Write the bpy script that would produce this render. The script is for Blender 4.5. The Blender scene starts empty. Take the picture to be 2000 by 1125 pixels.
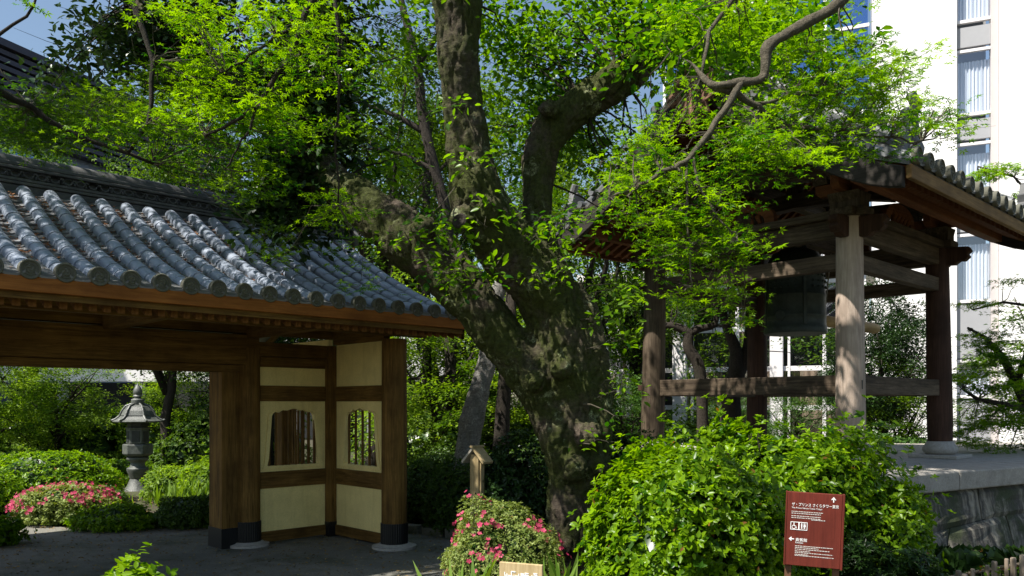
import bpy, bmesh, math, random
import numpy as np
from mathutils import Vector, Matrix, noise as mnoise
random.seed(7)
RNG = np.random.default_rng(11)
C = bpy.context.scene.collection
SC = bpy.context.scene
# ------------------------------------------------------------------ camera, sky, sun, exposure
F = 1560.0; HOR = 790.0; EYE = 1.8
cam_d = bpy.data.cameras.new("camera"); cam = bpy.data.objects.new("camera", cam_d); C.objects.link(cam)
cam_d.sensor_width = 36.0; cam_d.lens = 36.0*F/2000.0; cam_d.shift_y = (HOR-562.5)/2000.0
cam_d.clip_end = 3000; cam_d.clip_start = 0.05
cam.location = (0, 0, EYE); cam.rotation_euler = (math.pi/2, 0, 0)
SC.camera = cam
SUN_EL = math.radians(58); SUNH = Vector((-0.86, -0.51)).normalized()
TOSUN = Vector((SUNH.x*math.cos(SUN_EL), SUNH.y*math.cos(SUN_EL), math.sin(SUN_EL)))
w = bpy.data.worlds.new("World"); SC.world = w; w.use_nodes = True
nt = w.node_tree; bg = nt.nodes["Background"]
sky = nt.nodes.new("ShaderNodeTexSky"); sky.sky_type = 'NISHITA'; sky.sun_disc = False
sky.sun_elevation = SUN_EL; sky.sun_rotation = math.atan2(SUNH.x, SUNH.y)
sky.air_density = 1.3; sky.dust_density = 1.2; sky.ozone_density = 1.5
nt.links.new(sky.outputs[0], bg.inputs[0]); bg.inputs[1].default_value = 0.072
sl = bpy.data.lights.new("sun", 'SUN'); sl.energy = 5.0; sl.angle = math.radians(0.55); sl.color = (1, 0.95, 0.87)
sun = bpy.data.objects.new("sun", sl); C.objects.link(sun)
sun.rotation_euler = TOSUN.to_track_quat('Z', 'Y').to_euler(); sun.location = (-20, -10, 30)
SC.view_settings.view_transform = 'Standard'; SC.view_settings.look = 'None'
SC.view_settings.exposure = 1.0; SC.view_settings.gamma = 1.0; SC.view_settings.use_curve_mapping = False
SC.render.engine = 'CYCLES'
SC.cycles.max_bounces = 8; SC.cycles.diffuse_bounces = 3; SC.cycles.glossy_bounces = 3
SC.cycles.transmission_bounces = 5; SC.cycles.transparent_max_bounces = 6
SC.cycles.use_denoising = True
SC.cycles.sample_clamp_indirect = 6

def P(px, py, Y):
    return Vector(((px-1000.0)/F*Y, Y, EYE+(HOR-py)/F*Y))
def R(px, Y): return px/F*Y

# ------------------------------------------------------------------ object helpers
def link(o, parent=None):
    C.objects.link(o)
    if parent is not None: o.parent = parent
    return o
def thing(name, label, cat, loc=(0, 0, 0), rz=0.0, group=None):
    o = bpy.data.objects.new(name, None); link(o)
    o.location = loc; o.rotation_euler = (0, 0, rz); o.empty_display_size = 0.2
    o['label'] = label; o['category'] = cat
    if group: o['group'] = group
    return o
def tag(o, label, cat, group=None):
    o['label'] = label; o['category'] = cat
    if group: o['group'] = group
    return o
def ob(name, me, mat, parent=None, loc=None, rot=None, kind=None, bevel=0, smooth=False):
    if isinstance(me, MB): me = me.mesh(name)
    if mat is not None and not me.materials:
        me.materials.append(mat)
    if smooth:
        me.polygons.foreach_set('use_smooth', [True]*len(me.polygons))
    o = bpy.data.objects.new(name, me); link(o, parent)
    if loc is not None: o.location = loc
    if rot is not None: o.rotation_euler = rot
    if kind: o['kind'] = kind
    if bevel:
        b = o.modifiers.new("b", 'BEVEL'); b.width = bevel; b.segments = 2; b.limit_method = 'ANGLE'
        b.angle_limit = math.radians(40)
    return o
def smooth_angle(me, deg=35):
    bm = bmesh.new(); bm.from_mesh(me)
    for f in bm.faces: f.smooth = True
    for e in bm.edges:
        if len(e.link_faces) == 2 and e.calc_face_angle(0) > math.radians(deg): e.smooth = False
    bm.to_mesh(me); bm.free()

class MB:
    def __init__(s): s.v = []; s.f = []
    def add(s, vs, fs):
        n = len(s.v); s.v.extend([tuple(v) for v in vs]); s.f.extend([tuple(i+n for i in f) for f in fs]); return s
    def box(s, lo, hi, M=None):
        x0, y0, z0 = lo; x1, y1, z1 = hi
        vs = [(x0,y0,z0),(x1,y0,z0),(x1,y1,z0),(x0,y1,z0),(x0,y0,z1),(x1,y0,z1),(x1,y1,z1),(x0,y1,z1)]
        if M is not None: vs = [M @ Vector(v) for v in vs]
        return s.add(vs, [(0,3,2,1),(4,5,6,7),(0,1,5,4),(1,2,6,5),(2,3,7,6),(3,0,4,7)])
    def bar(s, a, b, wd, ht, up=(0,0,1)):
        a = Vector(a); b = Vector(b); d = (b-a); L = d.length; d.normalize()
        x = d.cross(Vector(up)).normalized(); z = x.cross(d)
        M = Matrix((x, d, z)).transposed().to_4x4(); M.translation = a
        return s.box((-wd/2, 0, -ht/2), (wd/2, L, ht/2), M)
    def tube(s, pts, rad, seg=10, caps=True, jit=0.0):
        pts = [Vector(p) for p in pts]; n = len(pts); rings = []
        ref = Vector((0.31, 0.2, 0.93))
        prev = None
        for i in range(n):
            t = (pts[min(i+1, n-1)]-pts[max(i-1, 0)])
            if t.length < 1e-9: t = Vector((0,0,1))
            t.normalize()
            if prev is None:
                x = t.cross(ref)
                if x.length < .1: x = t.cross(Vector((1,0,0)))
            else:
                x = prev - t*prev.dot(t)
            x.normalize(); prev = x; y = t.cross(x)
            r = rad[i] if hasattr(rad, '__len__') else rad
            rings.append([pts[i]+(x*math.cos(2*math.pi*k/seg)+y*math.sin(2*math.pi*k/seg))*r*(1+jit*(random.random()-.5)) for k in range(seg)])
        vs = [v for rg in rings for v in rg]; fs = []
        for i in range(n-1):
            for k in range(seg):
                k2 = (k+1) % seg
                fs.append((i*seg+k, i*seg+k2, (i+1)*seg+k2, (i+1)*seg+k))
        if caps:
            fs.append(tuple(range(seg-1, -1, -1))); fs.append(tuple((n-1)*seg+k for k in range(seg)))
        return s.add(vs, fs)
    def lathe(s, prof, seg=24, c=(0,0,0), ph=0.0, axis='Z'):
        vs = []; fs = []
        for (r, z) in prof:
            for k in range(seg):
                a = 2*math.pi*k/seg+ph
                x, y = r*math.cos(a), r*math.sin(a)
                if axis == 'Z': vs.append((c[0]+x, c[1]+y, c[2]+z))
                elif axis == 'Y': vs.append((c[0]+x, c[1]+z, c[2]+y))
                else: vs.append((c[0]+z, c[1]+x, c[2]+y))
        n = len(prof)
        for i in range(n-1):
            for k in range(seg):
                k2 = (k+1) % seg
                fs.append((i*seg+k, i*seg+k2, (i+1)*seg+k2, (i+1)*seg+k))
        if prof[0][0] > 1e-5: fs.append(tuple(range(seg-1, -1, -1)))
        if prof[-1][0] > 1e-5: fs.append(tuple((n-1)*seg+k for k in range(seg)))
        return s.add(vs, fs)
    def prism(s, poly, d0, d1, plane='XZ'):
        def m(p, d):
            if plane == 'XZ': return (p[0], d, p[1])
            if plane == 'YZ': return (d, p[0], p[1])
            return (p[0], p[1], d)
        n = len(poly)
        vs = [m(p, d0) for p in poly]+[m(p, d1) for p in poly]
        fs = [tuple(range(n)), tuple(range(2*n-1, n-1, -1))]+[(i, i+n, (i+1) % n+n, (i+1) % n) for i in range(n)]
        return s.add(vs, fs)
    def mesh(s, name):
        me = bpy.data.meshes.new(name); me.from_pydata(s.v, [], s.f); me.validate()
        bm = bmesh.new(); bm.from_mesh(me); bmesh.ops.recalc_face_normals(bm, faces=bm.faces); bm.to_mesh(me); bm.free()
        return me

# ------------------------------------------------------------------ materials
def mat_base(name):
    m = bpy.data.materials.new(name); m.use_nodes = True
    n = m.node_tree; return m, n, n.nodes["Principled BSDF"]
def N(nt, t, **kw):
    n = nt.nodes.new(t)
    for k, v in kw.items():
        if k in n.inputs.keys(): n.inputs[k].default_value = v
        else: setattr(n, k, v)
    return n
def ramp(nt, fac, stops):
    r = nt.nodes.new("ShaderNodeValToRGB"); e = r.color_ramp.elements
    while len(e) < len(stops): e.new(0.5)
    for i, (p, c) in enumerate(stops):
        e[i].position = p; e[i].color = (*c, 1) if len(c) == 3 else c
    nt.links.new(fac, r.inputs[0]); return r.outputs[0]
def coords(nt, scale=(1,1,1), which='Object'):
    tc = nt.nodes.new("ShaderNodeTexCoord"); mp = nt.nodes.new("ShaderNodeMapping")
    mp.inputs['Scale'].default_value = scale; nt.links.new(tc.outputs[which], mp.inputs[0]); return mp.outputs[0]
def noise(nt, vec, scale, detail=5, rough=.6, dist=0.0):
    n = nt.nodes.new("ShaderNodeTexNoise"); n.inputs['Scale'].default_value = scale
    n.inputs['Detail'].default_value = detail; n.inputs['Roughness'].default_value = rough
    n.inputs['Distortion'].default_value = dist
    nt.links.new(vec, n.inputs['Vector']); return n.outputs['Fac']
def mixc(nt, fac, a, b, mode='MIX'):
    m = nt.nodes.new("ShaderNodeMix"); m.data_type = 'RGBA'; m.blend_type = mode
    if hasattr(fac, 'is_output'): nt.links.new(fac, m.inputs[0])
    else: m.inputs[0].default_value = fac
    for i, c in ((6, a), (7, b)):
        if hasattr(c, 'is_output'): nt.links.new(c, m.inputs[i])
        else: m.inputs[i].default_value = (*c, 1)
    return m.outputs[2]
def bump(nt, bs, h, strength=.4, dist=.01, prev=None):
    b = nt.nodes.new("ShaderNodeBump"); b.inputs['Strength'].default_value = strength
    b.inputs['Distance'].default_value = dist; nt.links.new(h, b.inputs['Height'])
    nt.links.new(b.outputs[0], bs.inputs['Normal']); return b
def rand(nt):
    o = nt.nodes.new("ShaderNodeObjectInfo"); return o.outputs['Random']

def wood(name, c1, c2, axis='X', rough=.75, weather=None):
    m, nt, bs = mat_base(name)
    sc = {'X': (.9, 14, 14), 'Y': (14, .9, 14), 'Z': (14, 14, .9)}[axis]
    v = coords(nt, sc); n1 = noise(nt, v, 3.0, 8, .7, .4)
    v2 = coords(nt); n2 = noise(nt, v2, 2.2, 4, .6)
    col = ramp(nt, n1, [(.36, c1), (.66, c2)])
    col = mixc(nt, ramp(nt, n2, [(.35, (0,0,0)), (.75, (1,1,1))]), col, tuple(x*.8 for x in c1))
    n5 = noise(nt, coords(nt, sc), .55, 3, .5, .2)
    col = mixc(nt, ramp(nt, n5, [(.52, (0,0,0)), (.64, (.22,.22,.22))]), col, tuple(min(1, x*1.4) for x in c2))
    if weather:
        n3 = noise(nt, coords(nt, sc), 1.2, 6, .8)
        col = mixc(nt, ramp(nt, n3, [(.45, (0,0,0)), (.65, (1,1,1))]), col, weather)
    nt.links.new(col, bs.inputs['Base Color']); bs.inputs['Roughness'].default_value = rough; bs.inputs['Specular IOR Level'].default_value = .18
    bump(nt, bs, n1, .5, .006)
    return m
def stone(name, c1, c2, scale=6, rough=.85, bstr=.5, moss=None, streak=None):
    m, nt, bs = mat_base(name); v = coords(nt)
    n1 = noise(nt, v, scale, 8, .65); n2 = noise(nt, v, scale*6, 6, .7)
    col = ramp(nt, n1, [(.3, c1), (.7, c2)])
    col = mixc(nt, .35, col, ramp(nt, n2, [(.3, tuple(x*.5 for x in c1)), (.7, c2)]))
    if streak:
        vs = coords(nt, (3.2, 3.2, .28)); ns = noise(nt, vs, 2.4, 6, .65, .3)
        col = mixc(nt, ramp(nt, ns, [(.45, (0,0,0)), (.62, (1,1,1))]), col, streak)
    if moss:
        n3 = noise(nt, v, scale*.35, 6, .7)
        col = mixc(nt, ramp(nt, n3, [(.5, (0,0,0)), (.62, (1,1,1))]), col, moss)
    nt.links.new(col, bs.inputs['Base Color']); bs.inputs['Roughness'].default_value = rough
    bump(nt, bs, n2, bstr, .015); return m
def tile_mat(name, c1, c2, rough=.42, lich=(.42, .43, .42)):
    m, nt, bs = mat_base(name); v = coords(nt)
    n1 = noise(nt, v, 9, 6, .65); n2 = noise(nt, v, 45, 5, .7); r = rand(nt)
    col = ramp(nt, n1, [(.3, c1), (.7, c2)])
    col = mixc(nt, ramp(nt, r, [(0, (0,0,0)), (1, (.55,.55,.55))]), col, tuple(x*.62 for x in c1))
    wv = nt.nodes.new("ShaderNodeTexCoord"); n4 = noise(nt, wv.outputs['Object'], 4.5, 7, .75, .8)
    col = mixc(nt, ramp(nt, n4, [(.66, (0,0,0)), (.76, (.4,.4,.4))]), col, lich)
    nt.links.new(col, bs.inputs['Base Color']); bs.inputs['Roughness'].default_value = rough
    bs.inputs['Specular IOR Level'].default_value = .6
    bump(nt, bs, n2, .25, .004); return m
def leaf_mat(name, c1, c2, trans=.45, rough=.42, tmul=1.6, dead=None, spec=.22):
    m, nt, bs = mat_base(name)
    at = nt.nodes.new("ShaderNodeAttribute"); at.attribute_name = 'var'
    stops = [(0, c1), (1, c2)]
    if dead: stops = [(0, dead), (.035, c1), (1, c2)]
    col = ramp(nt, at.outputs['Fac'], stops)
    nt.links.new(col, bs.inputs['Base Color']); bs.inputs['Roughness'].default_value = rough
    bs.inputs['Specular IOR Level'].default_value = spec
    tr = nt.nodes.new("ShaderNodeBsdfTranslucent")
    g = mixc(nt, 1.0, col, (1.25*tmul, 1.24*tmul, .25*tmul), 'MULTIPLY'); nt.links.new(g, tr.inputs[0])
    mx = nt.nodes.new("ShaderNodeMixShader"); mx.inputs[0].default_value = trans
    nt.links.new(bs.outputs[0], mx.inputs[1]); nt.links.new(tr.outputs[0], mx.inputs[2])
    nt.links.new(mx.outputs[0], nt.nodes["Material Output"].inputs[0]); return m
def plain(name, c, rough=.6, metal=0, nscale=12, var=.25, bstr=.15, spec=.5):
    m, nt, bs = mat_base(name); v = coords(nt); n1 = noise(nt, v, nscale, 6, .65)
    col = ramp(nt, n1, [(.3, tuple(x*(1-var) for x in c)), (.7, tuple(min(1, x*(1+var*.5)) for x in c))])
    nt.links.new(col, bs.inputs['Base Color']); bs.inputs['Roughness'].default_value = rough
    bs.inputs['Metallic'].default_value = metal; bs.inputs['Specular IOR Level'].default_value = spec
    if bstr: bump(nt, bs, n1, bstr, .005)
    return m
def bark(name, c1, c2, moss, lich, horiz=True, ms=.55, ls=.62):
    m, nt, bs = mat_base(name); v = coords(nt)
    vh = coords(nt, (4, 4, 22) if horiz else (9, 9, 1.6))
    n1 = noise(nt, vh, 1.6, 8, .7, .6); n2 = noise(nt, v, 34, 8, .75); n3 = noise(nt, v, 1.7, 6, .7, .3)
    n4 = noise(nt, v, 3.1, 9, .8, .5)
    vor = nt.nodes.new("ShaderNodeTexVoronoi"); vor.inputs['Scale'].default_value = 26
    nt.links.new(v, vor.inputs['Vector'])
    col = ramp(nt, n1, [(.3, c1), (.7, c2)])
    col = mixc(nt, .5, col, ramp(nt, n2, [(.35, tuple(x*.35 for x in c1)), (.7, c2)]))
    col = mixc(nt, ramp(nt, n3, [(ms-.07, (0,0,0)), (ms+.08, (.85,.85,.85))]), col, mixc(nt, ramp(nt, n2, [(.35,(0,0,0)),(.65,(1,1,1))]), tuple(x*.3 for x in moss), moss))
    col = mixc(nt, ramp(nt, n4, [(ls-.03, (0,0,0)), (ls+.05, (1,1,1))]), col, mixc(nt, ramp(nt, n2, [(.4,(0,0,0)),(.55,(1,1,1))]), c1, lich))
    nt.links.new(col, bs.inputs['Base Color']); bs.inputs['Roughness'].default_value = .9
    bs.inputs['Specular IOR Level'].default_value = .25
    ad = nt.nodes.new("ShaderNodeMath"); ad.operation = 'ADD'
    m2 = nt.nodes.new("ShaderNodeMath"); m2.operation = 'MULTIPLY'; m2.inputs[1].default_value = .6
    nt.links.new(n2, ad.inputs[0]); nt.links.new(n1, m2.inputs[0]); nt.links.new(m2.outputs[0], ad.inputs[1])
    bump(nt, bs, ad.outputs[0], .9, .035); return m

# old dark brown timber of the gate; weathered grey-brown timber of the belfry
WG = {a: wood('gate_timber_'+a, (.075,.038,.008), (.25,.14,.035), a) for a in 'XYZ'}
WO = wood('eave_board_timber', (.20,.068,.014), (.36,.135,.03), 'X')
WT = {a: wood('belfry_timber_'+a, (.065,.047,.030), (.17,.128,.088), a, weather=(.035,.024,.016)) for a in 'XYZ'}
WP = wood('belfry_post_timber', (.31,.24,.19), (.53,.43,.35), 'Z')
BARGE = wood('dark_bargeboard', (.022,.019,.016), (.055,.048,.040), 'Y')  # the gable's shade is put into the board's dark colour
WC = wood('belfry_dark_post_timber', (.035,.018,.012), (.085,.045,.030), 'Z')  # dark tone carries the shade under the roof
WR = {a: wood('belfry_soffit_timber_'+a, (.12,.045,.018), (.26,.10,.04), a) for a in 'XYZ'}
PLASTER = plain('cream_plaster', (.88,.72,.30), .9, nscale=3, var=.12, bstr=.05)
def age(mat, streak_c, scale=(5,5,.5), lo=.5, hi=.75, amt=.55, fine=.12):
    nt = mat.node_tree; bs = nt.nodes["Principled BSDF"]; src = bs.inputs['Base Color'].links[0].from_socket
    n1 = noise(nt, coords(nt, scale), 2.2, 7, .7, .5); n2 = noise(nt, coords(nt), 60, 4, .7); n3 = noise(nt, coords(nt), 1.3, 5, .6)
    c = mixc(nt, ramp(nt, n1, [(lo, (0,0,0)), (hi, (amt,)*3)]), src, streak_c)
    c = mixc(nt, ramp(nt, n3, [(.45, (0,0,0)), (.75, (amt*.7,)*3)]), c, streak_c)
    c = mixc(nt, ramp(nt, n2, [(.42, (fine*2,)*3), (.55, (0,0,0))]), c, tuple(x*.4 for x in streak_c))
    nt.links.new(c, bs.inputs['Base Color'])
age(PLASTER, (.56,.43,.17), amt=.5, fine=.06)
TILE = tile_mat('grey_roof_tile', (.24,.28,.35), (.34,.38,.45), .36, (.46,.47,.48))  # grey tile; blue of the reflected sky is mixed into its colour
TILE2 = tile_mat('pan_roof_tile', (.13,.13,.135), (.25,.25,.26), .6)
TEND = stone('tile_end_clay', (.07,.07,.05), (.155,.15,.11), 14, .8, .4)
TDARK = tile_mat('ridge_tile_dark', (.06,.062,.064), (.17,.17,.165), .65, (.33,.32,.30))
TBEL = tile_mat('belfry_roof_tile', (.07,.075,.08), (.17,.175,.18), .5, (.5,.5,.48))
BAND = plain('post_band_metal', (.012,.012,.012), .45, .3)
BRONZE = plain('bronze_patina', (.030,.040,.033), .55, .3, 14, .5, .3)
LANT = stone('lantern_bronze', (.022,.026,.023), (.17,.18,.16), 8, .45, .5)
LANTD = stone('lantern_bronze_dark', (.012,.014,.014), (.04,.045,.045), 9, .5, .3)
GRAN = stone('granite', (.28,.26,.23), (.48,.45,.40), 22, .85, .4)
PLATCAP = stone('podium_cap_stone', (.24,.22,.19), (.44,.41,.36), 7, .9, .5)
WALLST = stone('podium_wall_stone', (.028,.026,.022), (.09,.082,.07), 5, .9, .8, moss=(.04,.05,.02), streak=(.30,.27,.21))  # pale streaks paint both stains and sun streaks on the stone
PAVE = stone('paving_stone', (.085,.09,.08), (.22,.21,.185), 3.5, .85, .5, moss=(.05,.058,.03))
age(PAVE, (.30,.28,.22), (1.2,1.2,1.2), .5, .7, .5, .45)  # pale blotches put sun patches as well as grit into the paving colour
KERB = stone('kerb_stone', (.13,.12,.09), (.25,.23,.18), 8, .9, .5, moss=(.08,.09,.03))
SOIL = stone('garden_soil', (.025,.022,.012), (.065,.052,.028), 9, 1, .9, moss=(.05,.07,.015))
BARK = bark('cherry_bark', (.026,.020,.015), (.15,.115,.085), (.062,.082,.008), (.33,.36,.20), True, .46, .60)
BARKD = bark('dark_bark', (.022,.018,.014), (.065,.052,.04), (.03,.035,.012), (.12,.12,.09), False, .6, .7)
BARKM = bark('maple_bark', (.065,.055,.038), (.19,.165,.115), (.10,.11,.05), (.30,.30,.24), False, .6, .62)
BARKL = bark('pale_leaning_bark', (.10,.095,.085), (.36,.34,.31), (.10,.10,.06), (.45,.44,.40), True, .6, .55)
L_MAPLE = leaf_mat('maple_leaf', (.022,.090,.001), (.19,.33,.002), .48, .40, 1.6)
L_MAPLE2 = leaf_mat('maple_leaf_soft', (.028,.085,.002), (.14,.25,.006), .45, .42, 1.45)
L_CHERRY = leaf_mat('cherry_leaf', (.018,.075,.002), (.15,.28,.006), .48, .34, 1.6)
L_DARK = leaf_mat('evergreen_leaf', (.010,.028,.006), (.035,.075,.016), .2, .3, 1.0)  # for evergreens, and for cherry leaves with shade put into their colour
L_AZ = leaf_mat('azalea_leaf', (.026,.088,.002), (.22,.36,.006), .42, .33, 1.5, dead=(.22,.10,.03))
L_AZ2 = leaf_mat('azalea_small_leaf', (.08,.13,.015), (.32,.38,.11), .3, .45, 1.2, dead=(.2,.08,.04))
L_HEDGE = leaf_mat('hedge_leaf', (.025,.06,.008), (.09,.16,.02), .35, .4, 1.2)
L_BG = leaf_mat('background_leaf', (.018,.060,.003), (.115,.20,.010), .45, .5, 1.35)
L_BG2 = leaf_mat('background_leaf_light', (.06,.13,.008), (.23,.34,.035), .45, .5, 1.4)
L_CONI = leaf_mat('yew_leaf', (.025,.075,.012), (.085,.17,.03), .3, .5, 1.1)
L_GRASS = leaf_mat('grass_blade', (.08,.16,.015), (.20,.30,.05), .4, .5, 1.3)
PETAL = leaf_mat('azalea_petal', (.36,.02,.08), (.64,.10,.19), .35, .5, .8)
[setattr(x.inputs[7], 'default_value', (1,.8,.9,1)) for x in PETAL.node_tree.nodes if x.type == 'MIX' and x.blend_type == 'MULTIPLY']
CORE = plain('bush_inner_twigs', (.018,.020,.009), 1, nscale=30, var=.5)
WHITEW = plain('white_wall_panel', (.82,.80,.78), .8, nscale=.6, var=.03, bstr=0)
WHITEF = plain('white_metal_frame', (.75,.72,.72), .5, nscale=3, var=.05, bstr=0)
GREYP = plain('grey_spandrel', (.36,.36,.37), .5, nscale=2, var=.06, bstr=0)
PINKJ = plain('pale_pink_jamb', (.56,.51,.49), .6, nscale=2, var=.06, bstr=0)
SIGNR = None
# ------------------------------------------------------------------ foliage
def quads(lst): return np.array(lst, dtype=np.int32)
def T_rhomb(): return (np.array([(0,0,0),(.48,.24,.07),(1,0,-.06),(.48,-.24,.07)], float), [(0,1,2),(0,2,3)])
def T_ellip(w=.21):
    return (np.array([(0,0,0),(.3,w,.05),(.68,w*.85,.04),(1,0,-.08),(.68,-w*.85,.04),(.3,-w,.05),(.5,0,-.02)], float),
            [(0,6,1),(1,6,2),(2,6,3),(3,6,4),(4,6,5),(5,6,0)])
def T_maple(nl=5):
    if nl == 5: A = [-105,-52,0,52,105]; Ls = [.55,.88,1,.88,.55]
    else: A = [-125,-80,-40,0,40,80,125]; Ls = [.4,.7,.92,1,.92,.7,.4]
    V = [(0,0,0)]; Fc = []
    for a, L in zip(A, Ls):
        a0 = math.radians(a); k = len(V)
        for da, r, z in ((-17,.42,.03),(0,L,-.10),(17,.42,.03)):
            t = a0+math.radians(da); V.append((r*math.cos(t), r*math.sin(t), z))
        Fc += [(0,k,k+1),(0,k+1,k+2)]
    V = np.array(V, float); V[:,0] += .15
    return V, Fc
def T_blade(): return (np.array([(0,0,0),(.35,.035,.0),(.7,.028,-.05),(1,0,-.2),(.7,-.028,-.05),(.35,-.035,.0)], float), [(0,1,5),(1,2,4),(1,4,5),(2,3,4)])
def T_flower():
    V = [(0,0,-.1)]; Fc = []
    for i in range(5):
        a = i*2*math.pi/5; k = len(V)
        for da, r, z in ((-.5,.75,.15),(0,1,.2),(.5,.75,.15)):
            V.append((r*math.cos(a+da), r*math.sin(a+da), z))
        Fc += [(0,k,k+1),(0,k+1,k+2)]
    return np.array(V, float), Fc
def unit(a): return a/np.maximum(np.linalg.norm(a, axis=1, keepdims=True), 1e-9)
def leaves(name, Cn, Nn, Fd, S, tpl, mat, var=None):
    """one mesh of many leaf faces: centres, normals, stalk directions, sizes"""
    V, Fc = tpl; Fc = np.array(Fc, dtype=np.int64); n = len(Cn); k = len(V)
    Nn = unit(Nn); Fd = unit(Fd - Nn*np.sum(Fd*Nn, axis=1, keepdims=True)); B = np.cross(Nn, Fd)
    S = S.reshape(-1, 1, 1)
    W = Cn[:, None, :] + S*(V[None, :, 0:1]*Fd[:, None, :]+V[None, :, 1:2]*B[:, None, :]+V[None, :, 2:3]*Nn[:, None, :])
    W = W.reshape(-1, 3)
    idx = (Fc[None]+(np.arange(n)*k)[:, None, None]).reshape(-1, 3)
    me = bpy.data.meshes.new(name)
    me.vertices.add(len(W)); me.vertices.foreach_set('co', W.astype(np.float32).ravel())
    me.loops.add(idx.size); me.loops.foreach_set('vertex_index', idx.astype(np.int32).ravel())
    me.polygons.add(len(idx)); me.polygons.foreach_set('loop_start', (np.arange(len(idx))*3).astype(np.int32))
    try: me.polygons.foreach_set('loop_total', np.full(len(idx), 3, np.int32))
    except Exception: pass
    me.update(calc_edges=True)
    if var is None: var = RNG.random(n)
    a = me.attributes.new('var', 'FLOAT', 'POINT'); a.data.foreach_set('value', np.repeat(var, k).astype(np.float32))
    me.materials.append(mat)
    return me
def sprays(centres, radii, n_per, size, flat=.14, droop=.25, tilt=.22, nj=.4, sj=.42):
    Cs = []; Ns = []; Fs = []; Ss = []; Vs = []
    for c, r in zip(centres, radii):
        n = max(4, int(n_per*(r/.4)**1.6*RNG.uniform(.55, 1.35)))
        a = RNG.random(n)*2*np.pi; q = np.sqrt(RNG.random(n))*r
        q = q*(1+.35*np.sin(a*3+RNG.random()*6))
        up = unit((np.array([0,0,1.])+RNG.normal(0, tilt, 3))[None])[0]
        x = unit(np.cross(up, RNG.normal(0,1,3))[None])[0]; y = np.cross(up, x)
        p = c+q[:, None]*(np.cos(a)[:, None]*x+np.sin(a)[:, None]*y*.75)+up*RNG.normal(0, flat*r, n)[:, None]
        p[:, 2] -= droop*(q/r)**2*r
        # leaves sit in pairs along twigs
        out = np.cos(a)[:, None]*x+np.sin(a)[:, None]*y
        fd = out+RNG.normal(0, .55, (n, 3))+np.array([0,0,-.25])
        Cs.append(p); Ns.append(up+RNG.normal(0, nj, (n, 3))); Fs.append(fd)
        Ss.append(size*RNG.uniform(1-sj, 1+sj, n)); Vs.append(np.clip(RNG.normal(RNG.uniform(.0,.95), .18, n), 0, 1))  # tone per spray puts dappled light into the leaf colour
    return [np.concatenate(z) for z in (Cs, Ns, Fs, Ss, Vs)]
def foliage(name, centres, radii, n_per, size, tpl, mat, parent, kind=None, **kw):
    c, n, f, s, v = sprays(np.array(centres), radii, n_per, size, **kw)
    me = leaves(name, c, n, f, s, tpl, mat, v)
    return ob(name, me, None, parent, kind=kind)
def region_sprays(ells, r0, r1):
    """ells: (px, py, rx, ry, n, Y0, Y1) -> world centres and radii"""
    Cn = []; Rd = []
    for (px, py, rx, ry, n, Y0, Y1) in ells:
        for _ in range(n):
            a = RNG.random()*2*math.pi; q = math.sqrt(RNG.random())
            Y = RNG.uniform(Y0, Y1)
            Cn.append(tuple(P(px+rx*q*math.cos(a), py+ry*q*math.sin(a), Y))); Rd.append(RNG.uniform(r0, r1))
    return Cn, Rd
def twigs(centres, radii, hubs, rad, mat, parent, name='twigs', maxd=3.0):
    mb = MB(); H = np.array(hubs)
    for c, r in zip(centres, radii):
        c = np.array(c); d = np.linalg.norm(H-c, axis=1); j = int(np.argmin(d))
        if d[j] > maxd: continue
        h = H[j]; mid = (c+h)/2+RNG.normal(0, .06*d[j]+.01, 3)+np.array([0,0,.06*d[j]])
        mb.tube([h, (h+mid)/2+RNG.normal(0,.02,3), mid, (mid+c)/2+RNG.normal(0,.02,3), c], [rad*1.5, rad*1.25, rad, rad*.7, rad*.4], 4, caps=False)
        for _ in range(3):
            e = c+np.append(RNG.normal(0, .55, 2)*r, -.1*r); mb.tube([c, (c+e)/2+RNG.normal(0,.02,3), e], [rad*.45, rad*.35, rad*.2], 3, caps=False)
    return ob(name, mb, mat, parent, kind='stuff')
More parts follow.
